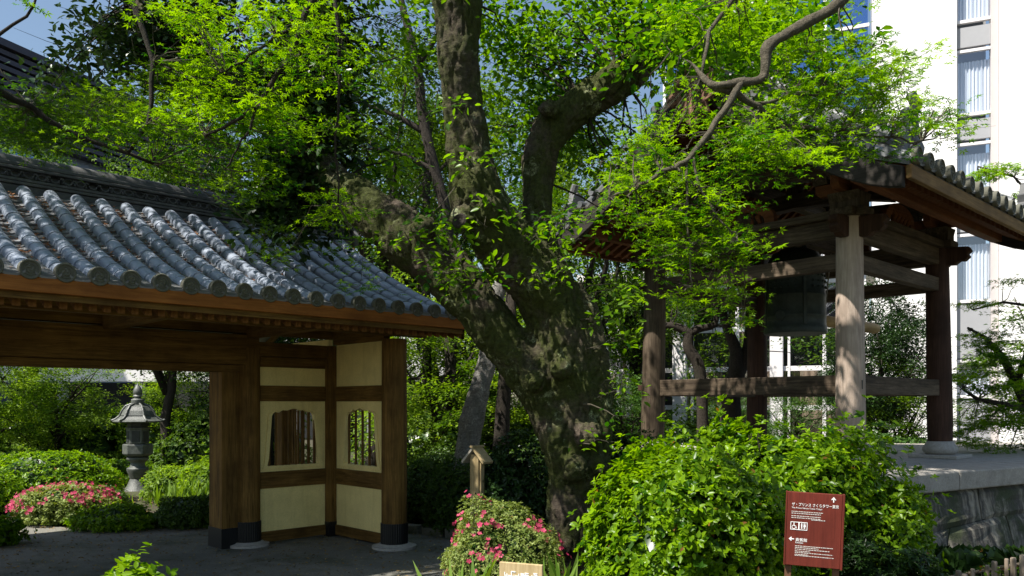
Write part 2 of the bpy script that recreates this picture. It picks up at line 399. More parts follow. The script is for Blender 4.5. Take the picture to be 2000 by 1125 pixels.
def bush(name, label, cat, c, rad, nwh, size, mat, group=None, tpl=None, lf=6, flowers=0, fsize=.03, seed=0, rough=.10,
         topbias=.0, fl_mask=None, parent_only=False, spiky=0.0):
    """clipped or loose shrub: whorls of leaves through the outer shell of a lumpy dome, over dark inner twigs"""
    rng = np.random.default_rng(seed+5)
    t = thing(name, label, cat, (c[0], c[1], 0), 0, group)
    cz = c[2]; rad = np.array(rad, float)
    d = unit(rng.normal(0, 1, (nwh*2, 3))); d = d[(d[:,2]*rad[2]+cz) > 0.02][:nwh]
    ph = rng.random((6, 3))*6; fr = rng.normal(0, 3.2, (6, 3))
    def lump(d): return 1+rough*sum(np.sin(d @ fr[i]+ph[i,0]) for i in range(6))/1.8
    sh = 1-np.abs(rng.normal(0, .12, len(d)))-(rng.random(len(d)) < .15)*rng.uniform(0,.25,len(d)) + (rng.random(len(d)) < .1)*rng.random(len(d))*spiky
    p = d*rad*(lump(d)*sh)[:, None]; p[:, 2] += cz
    keep = p[:, 2] > .03; p = p[keep]; d = d[keep]
    nrm = unit(d/rad)
    g = unit(nrm*.75+np.array([0,0,.45])+rng.normal(0, .35, (len(p), 3)))    # shoot direction
    n = len(p)
    Pp = np.repeat(p, lf, 0); G = np.repeat(g, lf, 0)
    rd = unit(np.cross(G, rng.normal(0,1,(n*lf,3))))
    fd = unit(G*rng.uniform(.15,.8,(n*lf,1))+rd); nn = unit(G-fd*.3+rng.normal(0,.2,(n*lf,3)))
    var = np.clip(np.repeat(rng.normal(.5,.25,n),lf)+rng.normal(0,.12,n*lf), 0, 1)
    var = np.where(rng.random(n*lf) < .008, 0, np.maximum(var, .05))
    S = size*rng.uniform(.65,1.25,n*lf)
    ob('foliage', leaves('foliage', Pp+rng.normal(0,size*.15,(n*lf,3)), nn, fd, S, tpl or T_rhomb(), mat, var), None, t, kind='stuff')
    # inner twigs: a dark lumpy mass of stems
    mb = MB()
    for _ in range(46):
        dd = rng.normal(0,1,3); dd[2] = abs(dd[2])+.2; dd /= np.linalg.norm(dd)
        e = dd*rad*.86; e[2] = max(.05, e[2]+cz); b = np.array([dd[0]*rad[0]*.25, dd[1]*rad[1]*.25, 0])
        mb.tube([b, (b+e)/2+rng.normal(0,.05,3), e], [.016,.011,.005], 5, caps=False)
    ob('stems', mb, BARKD, t, kind='stuff')
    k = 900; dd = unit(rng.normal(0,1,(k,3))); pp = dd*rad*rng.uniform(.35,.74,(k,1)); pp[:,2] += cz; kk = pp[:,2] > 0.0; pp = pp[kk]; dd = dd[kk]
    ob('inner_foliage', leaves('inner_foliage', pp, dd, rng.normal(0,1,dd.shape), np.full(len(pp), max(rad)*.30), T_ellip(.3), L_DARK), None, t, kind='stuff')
    if flowers:
        df = unit(rng.normal(0,1,(flowers*8,3)))
        if fl_mask is not None: df = df[fl_mask(df)]
        cl = sum(np.sin(df @ fr[i]*1.3+ph[i,1]) for i in range(4)); df = df[(cl > rng.normal(.2,.6,len(df)))][:flowers]
        pf = df*rad*(lump(df)*rng.uniform(.97,1.05,len(df)))[:,None]; pf[:,2] += cz; kk = pf[:,2] > .08; pf = pf[kk]; df = df[kk]
        m = 2; pf = np.repeat(pf,m,0)+rng.normal(0,fsize*1.0,(len(pf)*m,3)); df = np.repeat(df,m,0)
        ob('blossoms', leaves('blossoms', pf, df+np.array([0,-.25,.1])+rng.normal(0,.4,df.shape), rng.normal(0,1,df.shape), fsize*rng.uniform(.7,1.2,len(pf)), T_flower(), PETAL), None, t, kind='stuff')
    return t

def remesh_trunk(name, paths, voxel, mat, parent, disp=.03, dfreq=2.2, fine=.012, extra=None):
    """paths: lists of (Vector, radius); fused into one continuous surface, then roughened like bark"""
    mb = MB()
    for path in paths:
        pts = [Vector(p) for p, r in path]; rr = [r for p, r in path]
        # resample with catmull-rom
        Q = []; RR = []
        for i in range(len(pts)-1):
            p0 = pts[max(i-1,0)]; p1 = pts[i]; p2 = pts[i+1]; p3 = pts[min(i+2, len(pts)-1)]
            for k in range(5):
                t = k/5; Q.append(.5*((2*p1)+(p2-p0)*t+(2*p0-5*p1+4*p2-p3)*t*t+(3*p1-p0-3*p2+p3)*t**3)); RR.append(rr[i]*(1-t)+rr[i+1]*t)
        Q.append(pts[-1]); RR.append(rr[-1]); mb.tube(Q, RR, 16)
    if extra: extra(mb)
    me = mb.mesh(name); tmp = bpy.data.objects.new(name+"_tmp", me); C.objects.link(tmp)
    md = tmp.modifiers.new("r", 'REMESH'); md.mode = 'VOXEL'; md.voxel_size = voxel
    sm = tmp.modifiers.new("s", 'SMOOTH'); sm.iterations = 6; sm.factor = .5
    dg = bpy.context.evaluated_depsgraph_get(); m2 = bpy.data.meshes.new_from_object(tmp.evaluated_get(dg))
    bpy.data.objects.remove(tmp)
    n = len(m2.vertices); co = np.empty(n*3, np.float32); m2.vertices.foreach_get('co', co); co = co.reshape(-1, 3)
    no = np.empty(n*3, np.float32)
    m2.vertex_normals.foreach_get('vector', no); no = no.reshape(-1, 3)
    for i in range(n):
        p = Vector(co[i]); h = mnoise.noise(p*dfreq)*disp+mnoise.noise(Vector((p.x*7, p.y*7, p.z*3.2)))*disp*.5
        h -= max(0, 1-abs(mnoise.noise(Vector((p.x*11, p.y*11, p.z*3.4))))*6.5)*fine*1.5+abs(mnoise.noise(Vector((p.x*22, p.y*22, p.z*9))))*fine*1.2; h += mnoise.noise(Vector((p.x*30, p.y*30, p.z*18)))*fine*.7
        co[i] += no[i]*h
    m2.vertices.foreach_set('co', co.ravel()); m2.update()
    m2.polygons.foreach_set('use_smooth', [True]*len(m2.polygons))
    m2.materials.clear(); m2.name = name
    return ob(name, m2, mat, parent)

def px_path(lst):  # (px, py, halfwidth px, Y)
    return [(P(a, b, Y), h/F*Y) for (a, b, h, Y) in lst]

# ------------------------------------------------------------------ ground, paving
gm = MB()
nx, ny = 60, 60
def ghz(x, y):
    z = -.03
    # planted bank that rises gently on the left garden behind the gate and right behind the belfry
    z += .35*max(0, min(1, (y-14)/14))*max(0, min(1, (-x-1)/5))
    z += .5*max(0, min(1, (y-15)/10))*max(0, min(1, (x+1)/5))
    return z
xs = [-400, -150, -60]+[-40+i*1.5 for i in range(54)]+[60, 150, 400]
ys = [-60, -20, -5]+[i*1.2 for i in range(40)]+[60, 90, 200, 800]
for j, y in enumerate(ys):
    for i, x in enumerate(xs):
        gm.v.append((x, y, ghz(x, y)+(random.random()-.5)*.02))
W_ = len(xs)
for j in range(len(ys)-1):
    for i in range(W_-1):
        gm.f.append((j*W_+i, j*W_+i+1, (j+1)*W_+i+1, (j+1)*W_+i))
ob('ground', gm, SOIL, kind='structure', smooth=True)
# ------------------------------------------------------------------ the gate
GA = math.atan2(.698, .716); GU = Vector((.716, .698, 0)); GW = Vector((-.698, .716, 0)); GO = Vector((-3.37, 10.2, 0))
def GL(t, v, z=0): return GO+GU*t+GW*v+Vector((0, 0, z))
# paved floor of the gate with a rounded near edge
pv = MB(); poly = []
edge = [(-9.5,5.2),(-7.6,5.9),(-5.6,6.6),(-4.4,6.5),(-2,6.4),(-.55,6.5),(-.45,7.6),(-.55,9.0),(-.8,10.6),(-1.4,12.0),(-2.6,13.0),(-4.2,12.6),(-5.2,11.6),(-6.3,11.6),(-7.8,12.4),(-9.0,12.0),(-11.5,9.0)]
poly = [(x, y) for x, y in edge]
pv.prism(poly, -.12, 0.0, 'XY')
pave = ob('paved_path', pv, PAVE, kind='structure', bevel=.03)
gate = thing('gatehouse', 'dark timber gate with grey round tiled roof tinted sky blue and cream plaster side walls', 'gate', GO, GA)
def roofz(v):   # top of the tiles' bed, front slope, v from -2.12 at the eave
    s = (v+2.12)/2.77; s = max(0, s)
    return 2.875+1.415*(.70*s+.30*s*s)
def slope(v): return math.atan((roofz(v+.01)-roofz(v-.01))/.02)
TL, TR = -5.35, 1.80
# posts
def round_post(name, x, y, r, z0, z1, parent, mat, band=True, plinth=True):
    o = ob(name, MB().lathe([(r*1.0, z0), (r*1.0, (z0+z1)/2), (r*.97, z1)], 28, (x, y, 0)), mat, parent); smooth_angle(o.data)
    if band:
        mb = MB(); n = 36; pr = []
        vs = []; fs = []
        for z in (z0, z0+.265):
            for k in range(n*2):
                a = math.pi*k/n; rr = r*1.035+(.006 if k % 2 else 0); vs.append((x+rr*math.cos(a), y+rr*math.sin(a), z))
        for k in range(n*2):
            k2 = (k+1) % (n*2); fs.append((k, k2, n*2+k2, n*2+k))
        fs.append(tuple(n*2+k for k in range(n*2))); mb.add(vs, fs); ob('metal_band', mb, BAND, o)
    if plinth:
        mb = MB().lathe([(r*1.75, 0), (r*1.75, .03), (r*1.3, .045), (r*1.2, .06)], 24, (x, y, 0)); q = ob('base_stone', mb, GRAN, o); smooth_angle(q.data)
    return o
round_post('post', .0, .0, .150, .05, 2.52, gate, WG['Z'])
round_post('post', 1.248, -1.425, .160, .05, 2.62, gate, WG['Z'])
round_post('post', -3.42, .0, .150, .05, 2.52, gate, WG['Z'])
round_post('post', -4.66, -1.425, .160, .05, 2.62, gate, WG['Z'])
ob('corner_post', MB().box((1.10, -.13, .0), (1.33, .09, 2.6)), WG['Z'], gate, bevel=.008)
o = ob('metal_band', MB().box((1.094, -.136, .0), (1.336, .096, .20)), BAND, gate)
ob('corner_post', MB().box((-4.75, -.13, .0), (-4.52, .09, 2.6)), WG['Z'], gate, bevel=.008)
ob('rear_post', MB().box((1.248-.10, 1.25, .0), (1.248+.10, 1.45, 2.7)), WG['Z'], gate, bevel=.01)
for x0, x1 in ((-.36, -.13), (-3.29, -3.06)):
    ob('door_jamb', MB().box((x0, -.03, .0), (x1, .34, 2.22)), WG['Z'], gate, bevel=.008)
    ob('jamb_shoe', MB().box((x0-.008, -.038, .0), (x1+.008, .35, .25)), BAND, gate)
# lintels and beams
ob('lintel', MB().box((-3.55, -.12, 2.30), (.10, .18, 2.68)), WG['X'], gate, bevel=.015)
ob('lower_lintel', MB().box((-3.29, -.05, 2.205), (-.13, .15, 2.297)), WG['X'], gate, bevel=.008)
ob('side_lintel', MB().box((.10, -.09, 2.42), (1.098, .09, 2.60)), WG['X'], gate, bevel=.01)
ob('head_rail', MB().box((.145, -.045, 2.285), (1.098, .045, 2.415)), WG['X'], gate, bevel=.006)
ob('head_rail', MB().box((1.248-.05, -1.27, 2.612), (1.248+.05, -.07, 2.75)), WG['Y'], gate, bevel=.006)
ob('wall_plate', MB().box((-5.2, -.09, 2.70), (1.66, .09, 2.86)), WG['X'], gate, bevel=.01)
ob('eave_purlin', MB().box((-5.3, -1.52, 2.66), (1.70, -1.40, 2.775)), WG['X'], gate, bevel=.01)
for x in (0.0, -1.69, -3.42):
    mb = MB().prism([(.3, 2.64), (-1.76, 2.64), (-1.80, 2.70), (-1.80, 2.74), (-1.5, 2.83), (.3, 2.86)], x-.07, x+.07, 'YZ'); ob('bracket_arm', mb, WG['Y'], gate, bevel=.008)
for x in (1.248, -4.66):
    mb = MB().prism([(.3, 2.752), (-1.90, 2.64), (-1.94, 2.66), (-1.94, 2.72), (-1.5, 2.85), (.3, 2.90)], x-.075, x+.075, 'YZ')
    ob('bracket_arm', mb, WG['Y'], gate, bevel=.008)
# plaster panels and rails of the two side walls (front plane and return)
def cusp_hole(cx, zb, zt, wb, wt):
    pts = [(cx-wb/2, zb), (cx-wb*.47, zb+.10), (cx-wt/2-.005, zt-.22), (cx-wt/2+.005, zt-.09)]
    arc = [(-.46,-.055), (-.40,-.030), (-.34,-.045), (-.24,-.012), (-.16,-.022), (-.07,-.004), (0,.010)]
    pts += [(cx+a*wt, zt+b) for a, b in arc]; pts += [(2*cx-x, z) for x, z in reversed(pts[:-1])]
    return pts
def panel_with_hole(name, x0, x1, z0, z1, hole, d0, d1, plane, parent):
    """plaster panel with a cusped window opening"""
    bm = bmesh.new()
    outer = [(x0,z0),(x1,z0),(x1,z1),(x0,z1)]
    def m(p, d): return (p[0], d, p[1]) if plane == 'XZ' else (d, p[0], p[1])
    allf = []
    for d in (d0, d1):
        vo = [bm.verts.new(m(p, d)) for p in outer]; vh = [bm.verts.new(m(p, d)) for p in hole]
        eds = [bm.edges.new((vo[i], vo[(i+1) % 4])) for i in range(4)]+[bm.edges.new((vh[i], vh[(i+1) % len(vh)])) for i in range(len(vh))]
        bmesh.ops.triangle_fill(bm, use_beauty=True, use_dissolve=False, edges=eds)
        allf.append((vo, vh))
    for k in (0, 1):
        a = allf[0][k]; b = allf[1][k]; n = len(a)
        for i in range(n): bm.faces.new((a[i], a[(i+1) % n], b[(i+1) % n], b[i]))
    bmesh.ops.recalc_face_normals(bm, faces=bm.faces)
    me = bpy.data.meshes.new(name); bm.to_mesh(me); bm.free(); return ob(name, me, PLASTER, parent)
def side_wall(x0, x1, plane, mid, rw, ax, win, nb, topz):
    W = WG[ax]
    def b(lo, hi, hw):  # lo/hi (along, z)
        return MB().box((lo[0], mid-hw, lo[1]), (hi[0], mid+hw, hi[1])) if plane == 'XZ' else MB().box((mid-hw, lo[0], lo[1]), (mid+hw, hi[0], hi[1]))
    ob('sill_rail', b((x0, .02), (x1, .157), .055), W, gate, bevel=.006)
    ob('plaster_panel', b((x0, .157), (x1, .714), .03), PLASTER, gate)
    ob('rail', b((x0, .714), (x1, .927), .05), W, gate, bevel=.006)
    cx, wb, wt, zb, zt = win; hole = cusp_hole(cx, zb, zt, wb, wt)
    pn = panel_with_hole('window_panel', x0, x1, .927, 1.842, hole, mid-.03, mid+.03, plane, gate)
    # raised plaster surround
    ring = [(cx+(x-cx)*1.16, zb-.035+(z-zb)*1.055) for x, z in hole]
    bm = bmesh.new()
    def m(p, d): return (p[0], d, p[1]) if plane == 'XZ' else (d, p[0], p[1])
    s = -1; fr = mid-.03-.018; bk = mid-.03
    A = [bm.verts.new(m(p, fr)) for p in ring]; B = [bm.verts.new(m(p, fr)) for p in hole]; A2 = [bm.verts.new(m(p, bk)) for p in ring]; B2 = [bm.verts.new(m(p, bk)) for p in hole]
    n = len(A)
    for i in range(n):
        j = (i+1) % n; bm.faces.new((A[i],A[j],B[j],B[i])); bm.faces.new((A[i],A2[i],A2[j],A[j])); bm.faces.new((B[i],B[j],B2[j],B2[i]))
    bmesh.ops.recalc_face_normals(bm, faces=bm.faces); me = bpy.data.meshes.new('window_surround'); bm.to_mesh(me); bm.free(); ob('window_surround', me, PLASTER, pn)
    for k in range(nb):
        bx = cx-wb/2+wb*(k+.5)/nb
        ob('window_bar', b((bx-.013, zb-.02), (bx+.013, zt+.02), .013), WG['Z'], pn, bevel=.003)
    ob('rail', b((x0, 1.842), (x1, 2.045), .05), W, gate, bevel=.006)
    ob('plaster_panel', b((x0, 2.045), (x1, topz), .03), PLASTER, gate)
side_wall(.145, 1.098, 'XZ', .0, .05, 'X', (.62, .76, .64, 1.0, 1.74), 8, 2.285)
side_wall(-1.27, -.132, 'YZ', 1.248, .05, 'Y', (-.72, .80, .66, 1.0, 1.74), 5, 2.61)
side_wall(-4.518, -3.57, 'XZ', .0, .05, 'X', (-4.08, .74, .62, 1.0, 1.74), 8, 2.285)
# rear return wall with its own rails behind the window
for z0, z1, m_ in ((.02,.157,WG['Y']),(.157,.714,PLASTER),(.714,.927,WG['Y']),(1.842,2.045,WG['Y']),(2.045,2.7,PLASTER)):
    ob('rear_wall_panel', MB().box((1.215, .07, z0), (1.28, 1.25, z1)), m_, gate)
for k in range(7): ob('window_bar', MB().box((1.235, .2+k*.15, .927), (1.262, .228+k*.15, 1.842)), WG['Z'], gate)
# rafters, boards and fascia
rm = MB().prism([(-1.98, -.0), (-1.98, .075), (.66, .075+roofz(.66)-roofz(-1.98)), (.66, roofz(.66)-roofz(-1.98))], -.03, .03, 'YZ').mesh('rafter'); rm.materials.append(wood('rafter_timber', (.13,.055,.014), (.26,.12,.035), 'Y'))
k = 0; x = TL+.08
while x < TR-.04:
    ob('rafter', rm, None, gate, (x, 0, roofz(-1.98)-.30)); x += .1188
pr = [(-2.10+i*.1, roofz(-2.10+i*.1)) for i in range(28)]
bd = MB().prism([(v, z-.205) for v, z in pr]+[(v, z-.11) for v, z in reversed(pr)], TL, TR, 'YZ'); ob('roof_boarding', bd, WG['X'], gate)
ob('eave_board', MB().box((TL, -2.145, 2.735), (TR+.03, -2.09, 2.862)), WO, gate, bevel=.006)
bk = [(.66+i*.27, roofz(.66-i*.27)-.02) for i in range(11)]
ob('rear_roof_slope', MB().prism([(v, z-.16) for v, z in bk]+[(v, z) for v, z in reversed(bk)], TL, TR, 'YZ'), TILE2, gate)
ob('eave_tile_bed', MB().prism([(-2.14, 2.866), (-2.14, 2.895), (-1.2, roofz(-1.2)-.02), (-1.2, roofz(-1.2)-.08)], TL, TR, 'YZ'), TDARK, gate)
# gable end boards
for xx in (TR-.02, TL-.03):
    pts = [(v, roofz(v)-.28) for v, _ in pr]+[(3.4-0.0, roofz(-2.10)-.28)]
    up = [(v, roofz(v)-.02) for v, _ in pr]+[(3.4, roofz(-2.10)-.02)]
    mb = MB()
    n = len(pr)
    lo = [(v, roofz(v)-.27) for v, _ in pr]+[(1.32-v, roofz(v)-.27) for v, _ in reversed(pr[:-1])]
    hi = [(v, roofz(v)-.02) for v, _ in pr]+[(1.32-v, roofz(v)-.02) for v, _ in reversed(pr[:-1])]
    vs = [(xx, a, b) for a, b in lo]+[(xx, a, b) for a, b in hi]+[(xx+.05, a, b) for a, b in lo]+[(xx+.05, a, b) for a, b in hi]
    L = len(lo); fs = []
    for i in range(L-1): fs += [(i, i+1, L+i+1, L+i), (2*L+i, 3*L+i, 3*L+i+1, 2*L+i+1), (i, 2*L+i, 2*L+i+1, i+1), (L+i, L+i+1, 3*L+i+1, 3*L+i)]
    mb.add(vs, fs); ob('gable_board', mb, WG['Y'], gate)
ob('gable_wall', MB().prism([(-.05, 2.87), (1.37, 2.87), (1.1, 3.75), (.66, 3.95), (.2, 3.75)], 1.22, 1.27, 'YZ'), PLASTER, gate)
# tiles
SEG = .235
def half_tube(r, L, seg=10, flare=.006):
    mb = MB(); vs = []; fs = []
    ring = [(0, r*.93), (.02, r+flare*.3), (L*.8, r), (L-.045, r), (L-.04, r*.97), (L+.02, r*.95)]
    ring = [(L+.02, r*.95), (L-.02, r*.96), (L-.03, r), (L*.3, r), (.03, r+flare*.6), (0, r+flare*.6), (0, r*.8)]
    for (y, rr) in ring:
        for k in range(seg+1):
            a = math.pi*k/seg*1.16-.08*math.pi; vs.append((rr*math.cos(a), y, rr*math.sin(a)))
    for i in range(len(ring)-1):
        for k in range(seg): fs.append((i*(seg+1)+k, i*(seg+1)+k+1, (i+1)*(seg+1)+k+1, (i+1)*(seg+1)+k))
    mb.add(vs, fs); me = mb.mesh('round_tile'); me.polygons.foreach_set('use_smooth', [True]*len(me.polygons)); smooth_angle(me, 50); return me
RT = half_tube(.074, SEG); RT.materials.append(TILE)
def pan_mesh(wd, L):
    mb = MB(); vs = []; n = 6
    for (y, dz) in ((0, 0), (0, .022), (L+.03, .022), (L+.03, 0)):
        for k in range(n+1):
            u = k/n-.5; vs.append((u*wd, y, -.045+.16*u*u+dz+(.016 if y < .1 else -.004)))
    fs = []
    for i in range(4):
        for k in range(n): fs.append((i*(n+1)+k, i*(n+1)+k+1, ((i+1) % 4)*(n+1)+k+1, ((i+1) % 4)*(n+1)+k))
    mb.add(vs, fs); return mb.mesh('pan_tile')
PT = pan_mesh(.20, .17); PT.materials.append(TILE2)
def tomoe_disc(r):
    mb = MB().lathe([(r*.2, .03), (r, .03), (r, -.022), (r*.93, -.030), (r*.80, -.030), (r*.78, -.018), (r*.60, -.016), (r*.57, -.024), (r*.52, -.024), (r*.5, -.016), (.0005, -.016)], 28, axis='Y')
    for k in range(3):
        pts = []; rad = []
        for i in range(7):
            a = k*2*math.pi/3+i*.34; q = r*(.18+.045*i); pts.append((q*math.cos(a), -.018, q*math.sin(a))); rad.append(r*.13*(1-i/8))
        mb.tube(pts, rad, 6)
    me = mb.mesh('tile_end'); smooth_angle(me, 40); return me
TD = tomoe_disc(.085); TD.materials.append(TEND)
rows = [1.06-.2675*j for j in range(-2, 17)]
left_rows = MB()
def tile_row(x, parent, rzf, slf, v0, v1, seg, tube, rng_j=.004, vis=True):
    v = v0
    while v < v1-.06:
        a = slf(v+seg/2*.9)
        ob('round_tile', tube, None, parent, (x+random.uniform(-rng_j, rng_j), v, rzf(v)+.012+random.uniform(-.002,.002)), (a, random.uniform(-.01,.01), random.uniform(-.012,.012)))
        v += seg*math.cos(a)
for x in rows:
    tile_row(x, gate, roofz, slope, -2.12, .40, SEG, RT)
    ob('tile_end', TD, None, gate, (x, -2.13, roofz(-2.12)+.045), (0, random.uniform(-3,3), 0))
rest = MB()
def add_mesh_to(mb, me, M):
    vs = [M @ v.co for v in me.vertices]; mb.add(vs, [tuple(p.vertices) for p in me.polygons])
x = rows[-1]-.2675
while x > TL:
    v = -2.12
    while v < .34:
        a = slope(v+.1); add_mesh_to(rest, RT, Matrix.Translation((x, v, roofz(v)+.012)) @ Matrix.Rotation(a, 4, 'X')); v += SEG*math.cos(a)
    add_mesh_to(rest, TD, Matrix.Translation((x, -2.13, roofz(-2.12)+.045))); x -= .2675
ob('far_roof_tiles', rest, TILE, gate, kind='stuff', smooth=True)
pan_rest = MB(); cnt = 0
for j in range(-2, 26):
    x = 1.06-.2675*j-.13375
    if x < TL+.1 or x > TR: continue
    v = -2.15; i = 0
    while v < .42:
        a = slope(v+.08)
        if 3 <= j <= 16 or (j < 3 and i < 4):
            if cnt < 298:
                ob('pan_tile', PT, None, gate, (x+random.uniform(-.005,.005), v, roofz(v)+random.uniform(-.004,.004)), (a-.03, random.uniform(-.02,.02), random.uniform(-.02,.02))); cnt += 1
            else: add_mesh_to(pan_rest, PT, Matrix.Translation((x, v, roofz(v))) @ Matrix.Rotation(a-.03, 4, 'X'))
        else: add_mesh_to(pan_rest, PT, Matrix.Translation((x, v, roofz(v))) @ Matrix.Rotation(a-.03, 4, 'X'))
        v += .135*math.cos(a); i += 1
ob('far_pan_tiles', pan_rest, TILE2, gate, kind='stuff')
# ridge
zr = roofz(.45)+.02
for i, (z0, z1, hw) in enumerate(((zr-.06, zr+.045, .19), (zr+.051, zr+.085, .205), (zr+.091, zr+.125, .195), (zr+.22, zr+.252, .20), (zr+.258, zr+.30, .185))):
    ob('ridge_tile_course', MB().box((TL-.05, .65-hw, z0), (TR+.05, .65+hw, z1)), TDARK, gate, bevel=.008)
ob('ridge_core', MB().box((TL-.02, .65-.14, zr+.125), (TR+.02, .65+.14, zr+.22)), TDARK, gate)
o = ob('ridge_cap', MB().lathe([(.115, TL-.08), (.115, TR+.08)], 20, (0, .65, zr+.30), axis='X'), TDARK, gate); smooth_angle(o.data)
rg = MB()
for s in (-1, 1):
    pts = []
    for k in range(13):
        a = math.pi*k/12; pts.append((s*0+.062*math.cos(a), 0, .068*math.sin(a)))
    rg.tube(pts, .011, 5)
rg.tube([(-.062,0,.07),(-.03,0,.012),(0,0,.004),(.03,0,.012),(.062,0,.07)], .010, 5)
RGM = rg.mesh('ridge_ring_tile'); RGM.materials.append(TDARK)
x = TL+.1
while x < TR:
    if x > -4.6: ob('ridge_ring_tile', RGM, None, gate, (x, .65-.165, zr+.138))
    x += .132
# end tile of the ridge
ob('ridge_end_tile', MB().prism([(.40,zr-.06),(.36,zr+.1),(.45,zr+.2),(.48,zr+.42),(.58,zr+.5),(.65,zr+.53),(.72,zr+.5),(.82,zr+.42),(.85,zr+.2),(.94,zr+.1),(.90,zr-.06)], TR+.06, TR+.12, 'YZ'), TDARK, gate, bevel=.012)
# fallen leaves caught between the tiles
n = 2600; tt = RNG.uniform(-3.6, 1.6, n); k = np.round((1.06-.13375-tt)/.2675); tt = 1.06-.13375-.2675*k+RNG.normal(0,.03,n)
vv = RNG.uniform(-2.1, .4, n)**1.0; zz = np.array([roofz(v) for v in vv])+RNG.uniform(-.015,.02,n)
me = leaves('fallen_leaves', np.c_[tt, vv, zz], np.c_[RNG.normal(0,.4,n), RNG.normal(-.4,.3,n), np.ones(n)], RNG.normal(0,1,(n,3)), RNG.uniform(.03,.06,n), T_rhomb(), leaf_mat('fallen_leaf', (.12,.045,.015), (.33,.14,.05), .1, .7, .8))
ob('fallen_leaves', me, None, gate, kind='stuff')
# ------------------------------------------------------------------ stone podium
pod = thing('stone_podium', 'raised stone podium with thick cap slabs and streaked dark wall under the belfry', 'podium', (0, 0, 0))
fd = Vector((.859, .513, 0)); fn = Vector((.513, -.859, 0)); PA = Vector((3.95, 8.72, 0))
def PL(s, d, z): return PA+fd*s-fn*d+Vector((0, 0, z))    # along the face, inward, up
base_poly = [PL(.05, .12, 0), PL(9, .12, 0), PL(9, 8.2, 0), PL(-1.2, 8.2, 0), PL(-1.6, 3.0, 0)]
core = [( (p.x), (p.y)) for p in [PL(.2,.35,0), PL(9,.35,0), PL(9,6.6,0), PL(1.3,6.6,0), PL(1.3,5.15,0), PL(-.5,5.15,0), PL(-.5,1.2,0)]]
ob('podium_core', MB().prism(core, -.05, .80, 'XY'), WALLST, pod)
def slab(name, pts2, z0, z1, mat, parent, bv=.02): return ob(name, MB().prism(pts2, z0, z1, 'XY'), mat, parent, bevel=bv)
s = -.1
for ln in (1.75, 1.9, 1.6, 1.8, 2.0):
    a, b, c_, d_ = PL(s+.006, 0, 0), PL(s+ln-.006, 0, 0), PL(s+ln-.006, .85, 0), PL(s+.006, .85, 0)
    slab('cap_slab', [(q.x, q.y) for q in (a, b, c_, d_)], .77, 1.0+random.uniform(-.004,.004), PLATCAP, pod); s += ln
# left (hidden) edge and the paved top
e0, e1 = PL(-.1, .86, 0), PL(-1.6, 3.0, 0)
slab('cap_slab', [(q.x, q.y) for q in (PL(-.108,.02,0), PL(-.108,.86,0), PL(-.56,.86,0), PL(-.56,.3,0))], .77, .998, PLATCAP, pod)
for i in range(6):
    for j in range(4):
        x0, y0 = -.55+i*1.75, .865+j*1.45
        if i == 0 and j == 3: continue
        q = [PL(x0+.005, y0+.005, 0), PL(x0+1.74, y0+.005, 0), PL(x0+1.74, y0+1.44, 0), PL(x0+.005, y0+1.44, 0)]
        slab('top_slab', [(a.x, a.y) for a in q], .80, .996+random.uniform(-.004,.004), PLATCAP, pod, .012)
# battered wall of big irregular stones with slanting joints
def wall_stone(s0, s1, s2, s3, z0, z1, z2, z3):   # bottom-left, bottom-right, top-right, top-left
    out = []
    for (s_, z_) in ((s0, z0), (s1, z1), (s2, z2), (s3, z3)):
        out.append((s_, z_))
    mb = MB(); vs = []
    n = 6
    for j in range(n+1):
        for i in range(n+1):
            u, v = i/n, j/n
            S_ = (s0*(1-u)+s1*u)*(1-v)+(s3*(1-u)+s2*u)*v; Z_ = (z0*(1-u)+z1*u)*(1-v)+(z3*(1-u)+z2*u)*v
            edge_ = min(u, 1-u, v, 1-v); dpt = .10-.16*(1-Z_/.77)*1.0-(.035 if edge_ > 0 else 0)+random.uniform(-.012,.012)*(1 if edge_ > 0 else .4)
            p = PL(S_, dpt, Z_); vs.append(tuple(p))
    fs = [(j*(n+1)+i, j*(n+1)+i+1, (j+1)*(n+1)+i+1, (j+1)*(n+1)+i) for j in range(n) for i in range(n)]
    # back face closing ring
    k = len(vs); back = [PL(s0, .45, z0), PL(s1, .45, z1), PL(s2, .45, z2), PL(s3, .45, z3)]
    vs += [tuple(b) for b in back]
    c0, c1, c2, c3 = 0, n, (n+1)**2-1, n*(n+1)
    B = [i for i in range(n+1)]; T_ = [n*(n+1)+i for i in range(n+1)]; Lf = [j*(n+1) for j in range(n+1)]; Rt = [j*(n+1)+n for j in range(n+1)]
    fs += [tuple(B[::-1])+(k, k+1), tuple(T_)+(k+2, k+3), tuple(Lf)+(k+3, k), tuple(Rt[::-1])+(k+1, k+2)]
    mb.add(vs, fs); return ob('wall_stone', mb, WALLST, pod, smooth=False)
g = .014
wall_stone(-.05, 1.25-g, 1.45-g, -.02, -.05, -.05, .33, .22)
wall_stone(1.25+g, 2.75-g, 2.7-g, 1.45+g, -.05, -.05, .40, .33)
wall_stone(2.75+g, 4.3-g, 4.3-g, 2.7+g, -.05, -.05, .36, .40)
wall_stone(4.3+g, 6.2-g, 6.2-g, 4.3+g, -.05, -.05, .38, .36)
wall_stone(-.02, .95-g, .90-g, .02, .22+g, .285+g, .765, .765)
wall_stone(.95+g, 2.15-g, 2.2-g, .90+g, .285+g, .368+g, .765, .765)
wall_stone(2.15+g, 3.5-g, 3.5-g, 2.2+g, .368+g, .38+g, .765, .765)
wall_stone(3.5+g, 6.2-g, 6.2-g, 3.5+g, .385+g, .385+g, .765, .765)

